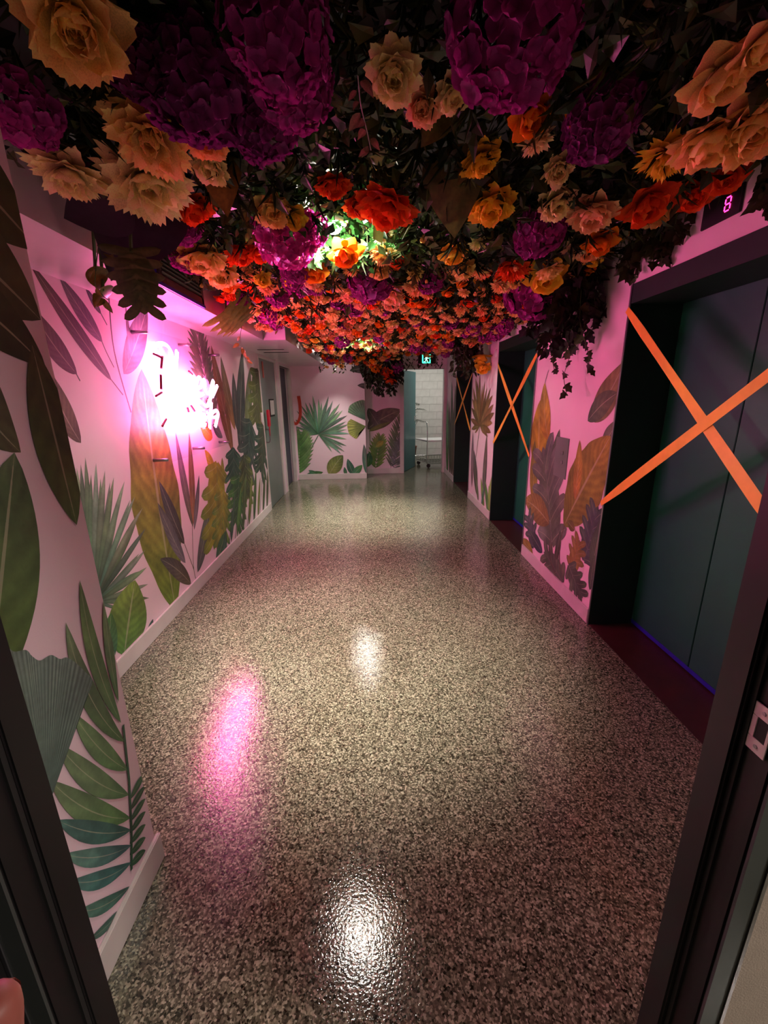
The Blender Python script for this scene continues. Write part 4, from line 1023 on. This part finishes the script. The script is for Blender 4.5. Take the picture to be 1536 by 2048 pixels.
for tries in range(26000):
    y = random.uniform(.85, 7.35) if random.random() < .35 else random.uniform(2.2, 7.35); zn = zone(y)
    if counts[zn] >= LIMIT[zn]: continue
    lo = -1.02 if y < 4.3 else -.80
    x = random.uniform(lo, 1.36)
    if min((Vector((x, y))-Vector(s[:2])).length for s in SPOTS) < .17: continue
    mix = MIXES[zn]; kind, c, _ = random.choices(mix, [m[2] for m in mix])[0]
    r_ = random.uniform(*RAD[kind])*(1.15 if zn == 0 else 1.)
    p = Vector((x, y, zsurf(x, y)+random.uniform(-.03, .05)))
    if zn >= 2: p.z -= random.choice((0, 0, .02, .05))
    if not clear(p, r_, .80 if zn else .95): continue
    sd = 'along the left edge' if x < -.6 else 'left of the centre line' if x < -.1 else 'near the centre line' if x < .3 else 'right of the centre line' if x < .85 else 'along the right edge'
    label = '%s %s %s, %s' % ({'bud': 'small ', 'carnation': 'frilled '}.get(kind, '')+c, NAMES[kind].replace('_', ' '), sd, ZT[zn])
    flower_simple(kind, c, p, r_, label, '%s %s blooms %s, %s' % (c, NAMES[kind].replace('_', ' '), sd, ZT[zn]))
    counts[zn] += 1
print('FILL', counts, len(FLOWERS))

# ------------------------------------------------------------------ leaves
def leaf_mesh(name, outline, nfold=.25, droop=.3, seed=0, lob=None):
    """outline: list of (t, half width); a folded, drooping leaf along +x of length 1"""
    v = []; f = []
    for (t, w_) in outline:
        z = -droop*t*t
        v += [Vector((t, w_, z+nfold*w_)), Vector((t, w_*.5, z+nfold*w_*.4)), Vector((t, 0, z)), Vector((t, -w_*.5, z+nfold*w_*.4)), Vector((t, -w_, z+nfold*w_))]
    n = len(outline)
    for i in range(n-1):
        for k in range(4): a = i*5+k; f.append((a, a+1, a+6, a+5))
    me = bpy.data.meshes.new(name); me.from_pydata([tuple(p) for p in v], [], f)
    a = me.attributes.new('tone', 'FLOAT_COLOR', 'POINT')
    for i, d in enumerate(a.data): q = 1.25 if i % 5 == 2 else .9+.1*(i % 2); d.color = (q, q, q*.95, 1)
    me.materials.append(M_LEAF); me.polygons.foreach_set('use_smooth', [True]*len(me.polygons)); me.update(); return me
def finger_leaf_mesh(name, n=5, wide=.42, droop=.35):
    """split leaf: body with separate curved fingers on both sides"""
    v = []; f = []; tone = []
    def strip(path, wf, up=0.):
        o = len(v); m = len(path)
        for i, p in enumerate(path):
            t = i/(m-1); d = path[min(i+1, m-1)]-path[max(i-1, 0)]; nn = Vector((-d.y, d.x, 0)).normalized(); w_ = wf(t)
            for s in (-1, 0, 1):
                q = p+nn*(w_*s); dd = -droop*q.x*q.x-.25*q.y*q.y+up+(.012 if s == 0 else 0); v.append(Vector((q.x, q.y, dd))); tone.append(1.2 if s == 0 else .95)
        for i in range(m-1):
            for k in range(2): a = o+i*3+k; f.append((a, a+1, a+4, a+3))
    strip([Vector((t/14, 0, 0)) for t in range(15)], lambda t: wide*.78*math.sin(math.pi*min(1, .12+.88*t))**.7)
    for i in range(n):
        t = -.02+.80*i/(n-1)
        for s in (-1, 1):
            q = math.radians(98-58*t)*s; L_ = wide*(1.15-.15*t); dr = Vector((math.cos(q), math.sin(q), 0)); p0 = Vector((t, 0, 0)); p1 = p0+dr*L_; m = (p0+p1)/2+Vector((.06, 0, 0))
            pth = [p0*(1-u)**2+m*2*u*(1-u)+p1*u*u for u in [k/7 for k in range(8)]]; W_ = .50/n
            strip(pth, lambda u, W_=W_: W_*min(1, .6+u)*math.sqrt(max(0, 1-max(0, (u-.5)/.5)**2.2)), .002+.001*i)
    me = bpy.data.meshes.new(name); me.from_pydata([tuple(p) for p in v], [], f); a = me.attributes.new('tone', 'FLOAT_COLOR', 'POINT')
    for d, q in zip(a.data, tone): d.color = (q, q, q, 1)
    me.materials.append(M_LEAF); me.polygons.foreach_set('use_smooth', [True]*len(me.polygons)); me.update(); return me
HEART = leaf_mesh('blade', [(-.16, .01), (-.15, .15), (-.11, .30), (-.03, .41), (.05, .455), (.15, .47), (.32, .44), (.5, .36), (.68, .25), (.84, .13), (1, .0)], .2, .25)
IVY = leaf_mesh('leaf', [(0, .05), (.06, .34), (.16, .46), (.26, .30), (.36, .26), (.5, .36), (.58, .34), (.7, .18), (1, 0)], .25, .2)
OVAL = leaf_mesh('leaf', [(0, .02), (.15, .17), (.35, .25), (.6, .22), (.82, .11), (1, 0)], .3, .3)
MON = finger_leaf_mesh('blade', 6, .46)
GREENS = [(46, 62, 34), (58, 74, 36), (74, 84, 40), (40, 56, 42), (86, 88, 40)]
def orient(pos, xdir, up, size):
    x = Vector(xdir).normalized(); z = Vector(up); z = (z-x*z.dot(x)).normalized(); y = z.cross(x)
    return Matrix.Translation(pos) @ Matrix(((x.x, y.x, z.x, 0), (x.y, y.y, z.y, 0), (x.z, y.z, z.z, 0), (0, 0, 0, 1))) @ Matrix.Scale(size, 4)
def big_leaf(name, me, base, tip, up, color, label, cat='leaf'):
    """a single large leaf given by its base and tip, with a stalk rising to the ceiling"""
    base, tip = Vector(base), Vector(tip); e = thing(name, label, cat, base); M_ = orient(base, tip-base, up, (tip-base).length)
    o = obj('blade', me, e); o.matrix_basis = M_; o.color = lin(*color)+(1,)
    s = MB().tube(catmull([base, base+Vector((0, .02, .08)), Vector((base.x*.97, base.y+.05, CEIL-.01))], 4), .006, 6).build('stalk', M_STEMG, e)
    return e
pz = lambda u, v, z: on_z(u, v, z)
big_leaf('heart_leaf', HEART, pz(905,318,2.28), pz(912,478,2.07), (-.05, -.9, -.45), (98, 84, 44), 'large brownish heart-shaped leaf hanging point down in the middle')
big_leaf('split_leaf', MON, on_y(262,505,1.66), on_y(288,622,1.66), EYE-on_y(262,505,1.66), (70, 80, 40), 'split monstera leaf hanging over the soffit above the neon sign')
big_leaf('split_leaf', MON, on_x(452,625,-.98), on_x(505,665,-.90)+Vector((0,0,-.02)), (.3, -.9, -.35), (112, 112, 36), 'olive split monstera leaf hanging right of the air grille')
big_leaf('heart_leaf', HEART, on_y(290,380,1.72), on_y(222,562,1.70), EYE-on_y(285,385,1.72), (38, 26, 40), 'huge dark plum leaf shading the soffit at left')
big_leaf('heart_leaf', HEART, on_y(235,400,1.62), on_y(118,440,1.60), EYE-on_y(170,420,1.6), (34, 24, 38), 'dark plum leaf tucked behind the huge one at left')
big_leaf('heart_leaf', HEART, pz(440,320,2.26), pz(448,420,2.11), (.05, -.9, -.4), (108, 98, 36), 'yellowish heart-shaped leaf under the small cream peony')
big_leaf('heart_leaf', HEART, pz(880,225,2.24), pz(852,285,2.16), (0, -.8, -.6), (78, 84, 34), 'small olive leaf below the pale pink peony')
big_leaf('heart_leaf', HEART, pz(990,455,2.26), pz(978,520,2.15), (0, -.9, -.5), (50, 50, 40), 'dark round leaf behind the single yellow rose')
big_leaf('split_leaf', MON, pz(1000,430,2.30), pz(1040,520,2.16), (0, -.9, -.5), (46, 48, 40), 'dark split leaf right of the single yellow rose')
big_leaf('heart_leaf', HEART, on_x(190,540,-1.0), on_x(205,585,-1.02), (.7, -.6, -.3), (112, 96, 40), 'brownish leaf at the lower edge of the huge dark leaf, upper one')
big_leaf('heart_leaf', HEART, on_x(205,580,-1.0), on_x(222,605,-1.02), (.7, -.6, -.3), (122, 108, 44), 'brownish leaf at the lower edge of the huge dark leaf, lower one')

def vine(pts, n, size, color, label, group=None, me=IVY, name='ivy_vine', seed=0, rad=.0022):
    rg = random.Random(seed); path = catmull(pts, 6); e = thing(name, label, 'vine', path[0], group)
    MB().tube(path, rad, 5).build('stem', M_STEMG, e)
    for k in range(n):
        j = int((k+.5)/n*(len(path)-1)); p = path[j]; q = rg.uniform(0, 6.28); d = Vector((math.cos(q), math.sin(q)-.3, -.9+rg.uniform(-.4, .3)))
        o = bpy.data.objects.new('leaf', me); COL.objects.link(o); o.parent = e; o.matrix_parent_inverse = e.matrix_basis.inverted()
        o.matrix_basis = orient(p+d*.006, d, (rg.uniform(-.6, .6), -1, rg.uniform(-.2, .5)), size*rg.uniform(.7, 1.25)); c = lin(*color); s = rg.uniform(.7, 1.3); o.color = (c[0]*s, c[1]*s, c[2]*s, 1)
    return e
rg = random.Random(4)
def hang(x, y, z0, ln, sway=.06):
    a = Vector((x, y, z0)); return [a+Vector((0, 0, .12)), a, a+Vector((rg.uniform(-sway, sway), rg.uniform(-sway, sway), -ln*.5)), a+Vector((rg.uniform(-sway, sway)*1.4, rg.uniform(-sway, sway)*1.4, -ln))]
# thick dark bunch over the pink wall between the nearest lifts
top = on_x(1135,560,1.27)
for k in range(36):
    x = 1.28+rg.uniform(-.15, .10); y = top.y+rg.uniform(-.24, .34); ln = rg.uniform(.12, .36)
    vine(hang(x, y, 2.16, ln), int(10+ln*26), rg.uniform(.06, .09), (44, 36, 40) if k % 3 else (52, 48, 30), 'dark trailing vine in the bunch over the pink wall between the nearest lifts', 'vines of the dark bunch by the nearest lifts', OVAL if k % 2 else IVY, 'ivy_vine', 100+k)
for k, (us) in enumerate(([(1120,640),(1118,690),(1105,715),(1110,745)], [(1140,640),(1142,700),(1128,752),(1134,792)], [(1160,640),(1172,690),(1178,715),(1176,745)])):
    pts = [on_x(u, v, 1.34-.03*k) for u, v in us]; pts = [pts[0]+Vector((0, .03, .25))]+pts
    vine(pts, 9, .062, (62, 62, 36), ['ivy strand trailing lowest to the left over the pink wall', 'longest ivy strand trailing down the pink wall', 'ivy strand trailing to the right over the pink wall'][k], None, IVY, 'ivy_vine', 150+k)
# leafy fringe along the wall above the nearest lift
for k in range(22):
    y = rg.uniform(2.06, 2.53) if k % 5 else rg.uniform(1.5, 1.72); ln = rg.uniform(.05, .14)
    vine(hang(1.395+rg.uniform(-.03, .02), y, 2.27, ln, .02), int(6+ln*40), rg.uniform(.05, .075), (62, 66, 36), 'short dark ivy strand in the fringe above the nearest lift', 'ivy fringe above the nearest lift', IVY, 'ivy_vine', 170+k)
# bunch before the third lift
for k in range(24):
    x = 1.16+rg.uniform(-.16, .17); ln = rg.uniform(.12, .44); y = 5.35+rg.uniform(-.15, .2)
    vine(hang(x, y, 2.15, ln), int(8+ln*28), rg.uniform(.05, .08), (50, 44, 32), 'dark vine in the bunch hanging before the third lift', 'vines of the bunch before the third lift', OVAL if k % 2 else IVY, 'ivy_vine', 200+k)
# dark bunch before the end wall
for k in range(48):
    x = .17+rg.uniform(-.34, .34); ln = rg.uniform(.35, .74)*(1-abs(x-.2)*1.4); y = 7.76+rg.uniform(-.14, .12)
    vine(hang(x, y, 2.14, ln, .04), int(10+ln*30), rg.uniform(.06, .095), (40, 38, 26), 'dark vine in the bunch hanging before the end wall', 'vines of the bunch before the end wall', OVAL if k % 2 else IVY, 'ivy_vine', 300+k)
# small strands along the far rim of the flower ceiling
for k in range(30):
    x = -.84+1.99*k/29+rg.uniform(-.04, .04); ln = rg.uniform(.05, .14)+(.05 if x < .3 else 0); y = 7.25+rg.uniform(-.2, .2)
    vine(hang(x, y, 2.10, ln, .03), 6, rg.uniform(.035, .05), (52, 50, 34), 'short vine along the far rim of the flower ceiling', 'short vines of the far rim', OVAL, 'leafy_strand', 400+k)
# ivy lit by the nearest downlight
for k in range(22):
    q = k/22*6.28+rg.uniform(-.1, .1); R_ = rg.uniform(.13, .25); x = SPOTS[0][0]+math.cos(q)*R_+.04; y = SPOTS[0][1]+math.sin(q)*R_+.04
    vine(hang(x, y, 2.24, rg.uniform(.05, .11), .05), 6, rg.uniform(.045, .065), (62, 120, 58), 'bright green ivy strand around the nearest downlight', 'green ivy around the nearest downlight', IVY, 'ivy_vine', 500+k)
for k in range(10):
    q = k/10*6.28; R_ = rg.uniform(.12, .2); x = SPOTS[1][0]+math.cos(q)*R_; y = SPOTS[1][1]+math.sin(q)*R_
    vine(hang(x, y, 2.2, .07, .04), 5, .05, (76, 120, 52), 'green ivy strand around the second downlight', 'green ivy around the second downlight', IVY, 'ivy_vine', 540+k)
# pale trailing twigs
for k, us in enumerate(([(716,150),(722,210),(735,265),(742,300)], [(850,460),(868,505),(895,555)], [(495,420),(498,460),(512,480)], [(190,560),(205,590),(217,600)], [(560,620),(556,660),(548,690)], [(480,680),(487,700),(494,722)])):
    pts = [on_z(u, v, 2.18-.015*i) for i, (u, v) in enumerate(us)] if k not in (3, 5) else [on_x(us[0][0], us[0][1], -1.0)+Vector((.05, .05, .25))]+[on_x(u, v, -1.0) for u, v in us]
    vine(pts, 9, .035 if k < 3 else .05, (150, 110, 96) if k < 2 else (120, 110, 44), ['pink-leaved twig hanging in the dark centre', 'pink-leaved twig left of the single yellow rose', 'pale curling twig under the yellowish heart-shaped leaf', 'leafy twig below the huge dark leaf at left', 'twig at the left rim above the end wall', 'yellow leafy twig hanging before the soffit step'][k], None, OVAL, 'trailing_twig', 600+k, .0016)

# the uncountable foliage that fills the ceiling between the blooms
V = []; F = []; Tn = []
random.seed(33)
def add_leaf(p, d, up, s, w_, c):
    x = d.normalized(); y = x.cross(up)
    if y.length < .01: y = x.orthogonal()
    y.normalize(); z = y.cross(x); o = len(V)
    V.extend([p, p+x*s*.45+y*s*w_+z*s*.08, p+x*s*.5-z*s*.02, p+x*s*.45-y*s*w_+z*s*.08, p+x*s-z*s*.12])
    F.extend([(o, o+1, o+2), (o, o+2, o+3), (o+1, o+4, o+2), (o+2, o+4, o+3)]); Tn.extend([c]*5)
def foliage_ok(x, y, z):
    for sx, sy, sz in SPOTS:
        if (x-sx)**2+(y-sy)**2 < (.03 if z < sz else .008)+.5*max(0, sz-z)**2: return False
    return True
NL = 0
while NL < 24000:
    y = .66+6.75*random.random(); lo = -.66 if y < NIBY+.1 else SOF_X+.08 if y < 4.3 else -.78
    x = random.uniform(lo, 1.36); z = min(2.39, zsurf(x, y)+random.uniform(-.012, .16))
    if not foliage_ok(x, y, z): NL += 1; continue
    c = lin(*random.choice(GREENS)); q = random.uniform(.5, 1.25); c = (c[0]*q, c[1]*q, c[2]*q)
    d = Vector((random.gauss(0, 1), random.gauss(0, 1)-.2, random.gauss(-.5, .6)))
    kind = random.random()
    if kind < .65: add_leaf(Vector((x, y, z)), d, Vector((random.gauss(0, .5), random.gauss(0, .5), -1)), random.uniform(.03, .085), random.uniform(.2, .42), c)
    else: # grass-like sprig
        for k in range(5): add_leaf(Vector((x, y, z+.02)), d+Vector((random.gauss(0, .35), random.gauss(0, .35), random.gauss(-.3, .3))), Vector((0, 0, -1)), random.uniform(.05, .12), .045, c)
    NL += 1
me = bpy.data.meshes.new('foliage'); me.from_pydata([tuple(p) for p in V], [], F); a = me.attributes.new('tone', 'FLOAT_COLOR', 'POINT')
a.data.foreach_set('color', [q for c in Tn for q in (c[0], c[1], c[2], 1)]); me.materials.append(M_LEAF); me.update()
fo = obj('foliage', me); fo.color = (1, 1, 1, 1); tag(fo, 'tangle of dark green leaves and grass filling the flower ceiling', 'foliage', kind='stuff')

# ------------------------------------------------------------------ the hand holding the camera: one fingertip shows in the lower left corner
def at_depth(u, v, dpt): return EYE+ray(u, v)*dpt
def hand():
    m, nt, b = new_mat('skin'); b.inputs['Base Color'].default_value = lin(170, 92, 82)+(1,); b.inputs['Roughness'].default_value = .5; b.inputs['Subsurface Weight'].default_value = .15; b.inputs['Subsurface Radius'].default_value = (.01, .004, .002)
    tipp = at_depth(-16, 1985, .11); k1 = at_depth(-22, 2190, .115); k2 = at_depth(-80, 2480, .11)
    palm = at_depth(-250, 2750, .09); wrist = palm+Vector((-.07, -.05, -.06))
    pts = [tipp, k1, k2, palm, wrist]; rad = [.0068, .0080, .0095, .022, .026]; ed = [(0, 1), (1, 2), (2, 3), (3, 4)]
    for i in range(3):
        off = Vector((-.006*i, -.022*(i+1), -.004*i)); base = len(pts)
        pts += [palm+off*.9+Vector((.012, .012, .02)), k2+off+Vector((-.006, -.004, .0)), k1+off+Vector((-.014, -.004, 0)), tipp+off+Vector((-.020, -.006, -.004*i))]
        rad += [.0125, .0095, .0082, .0070]; ed += [(3, base), (base, base+1), (base+1, base+2), (base+2, base+3)]
    base = len(pts); th = palm+Vector((.03, -.03, .012)); pts += [th, th+Vector((.022, -.008, .02)), th+Vector((.036, -.004, .042))]; rad += [.013, .0105, .009]; ed += [(3, base), (base, base+1), (base+1, base+2)]
    me = bpy.data.meshes.new('hand'); me.from_pydata([tuple(p) for p in pts], ed, []); o = bpy.data.objects.new('hand', me); COL.objects.link(o)
    sk = o.modifiers.new('skin', 'SKIN'); sd = o.modifiers.new('smooth', 'SUBSURF'); sd.levels = 2; sd.render_levels = 2; sk.use_smooth_shade = True
    lay = me.skin_vertices[0].data if me.skin_vertices else None
    if lay is None:
        bpy.context.view_layer.objects.active = o; bpy.ops.object.select_all(action='DESELECT'); o.select_set(True); bpy.ops.mesh.customdata_skin_add(); lay = me.skin_vertices[0].data
    for i, r_ in enumerate(rad): lay[i].radius = (r_, r_); lay[i].use_root = (i == 3)
    dg = bpy.context.evaluated_depsgraph_get(); ev = o.evaluated_get(dg); nm = bpy.data.meshes.new_from_object(ev); nm.name = 'hand'
    o.modifiers.clear(); o.data = nm; nm.materials.clear(); nm.materials.append(m)
    nm.polygons.foreach_set('use_smooth', [True]*len(nm.polygons))
    e = tag(o, 'fingertip of the hand holding the camera, lower left corner', 'hand')
    # nail on the far side of the finger
    ax = (tipp-k1).normalized(); out = FWD-ax*FWD.dot(ax); out.normalize(); sd_ = ax.cross(out); c = tipp-ax*.009+out*.0070
    n = MB(); vs = []
    for i in range(5):
        for j in range(5):
            s = (j-2)/2; vs.append(c+ax*(-.004+.0018*i)+sd_*(s*.0040)-out*(.0022*s*s))
    n.add(vs, [(i*5+j, i*5+j+1, i*5+j+6, i*5+j+5) for i in range(4) for j in range(4)]).build('nail', paint('nail', lin(214, 160, 146), .3), o, smooth=True)
hand()
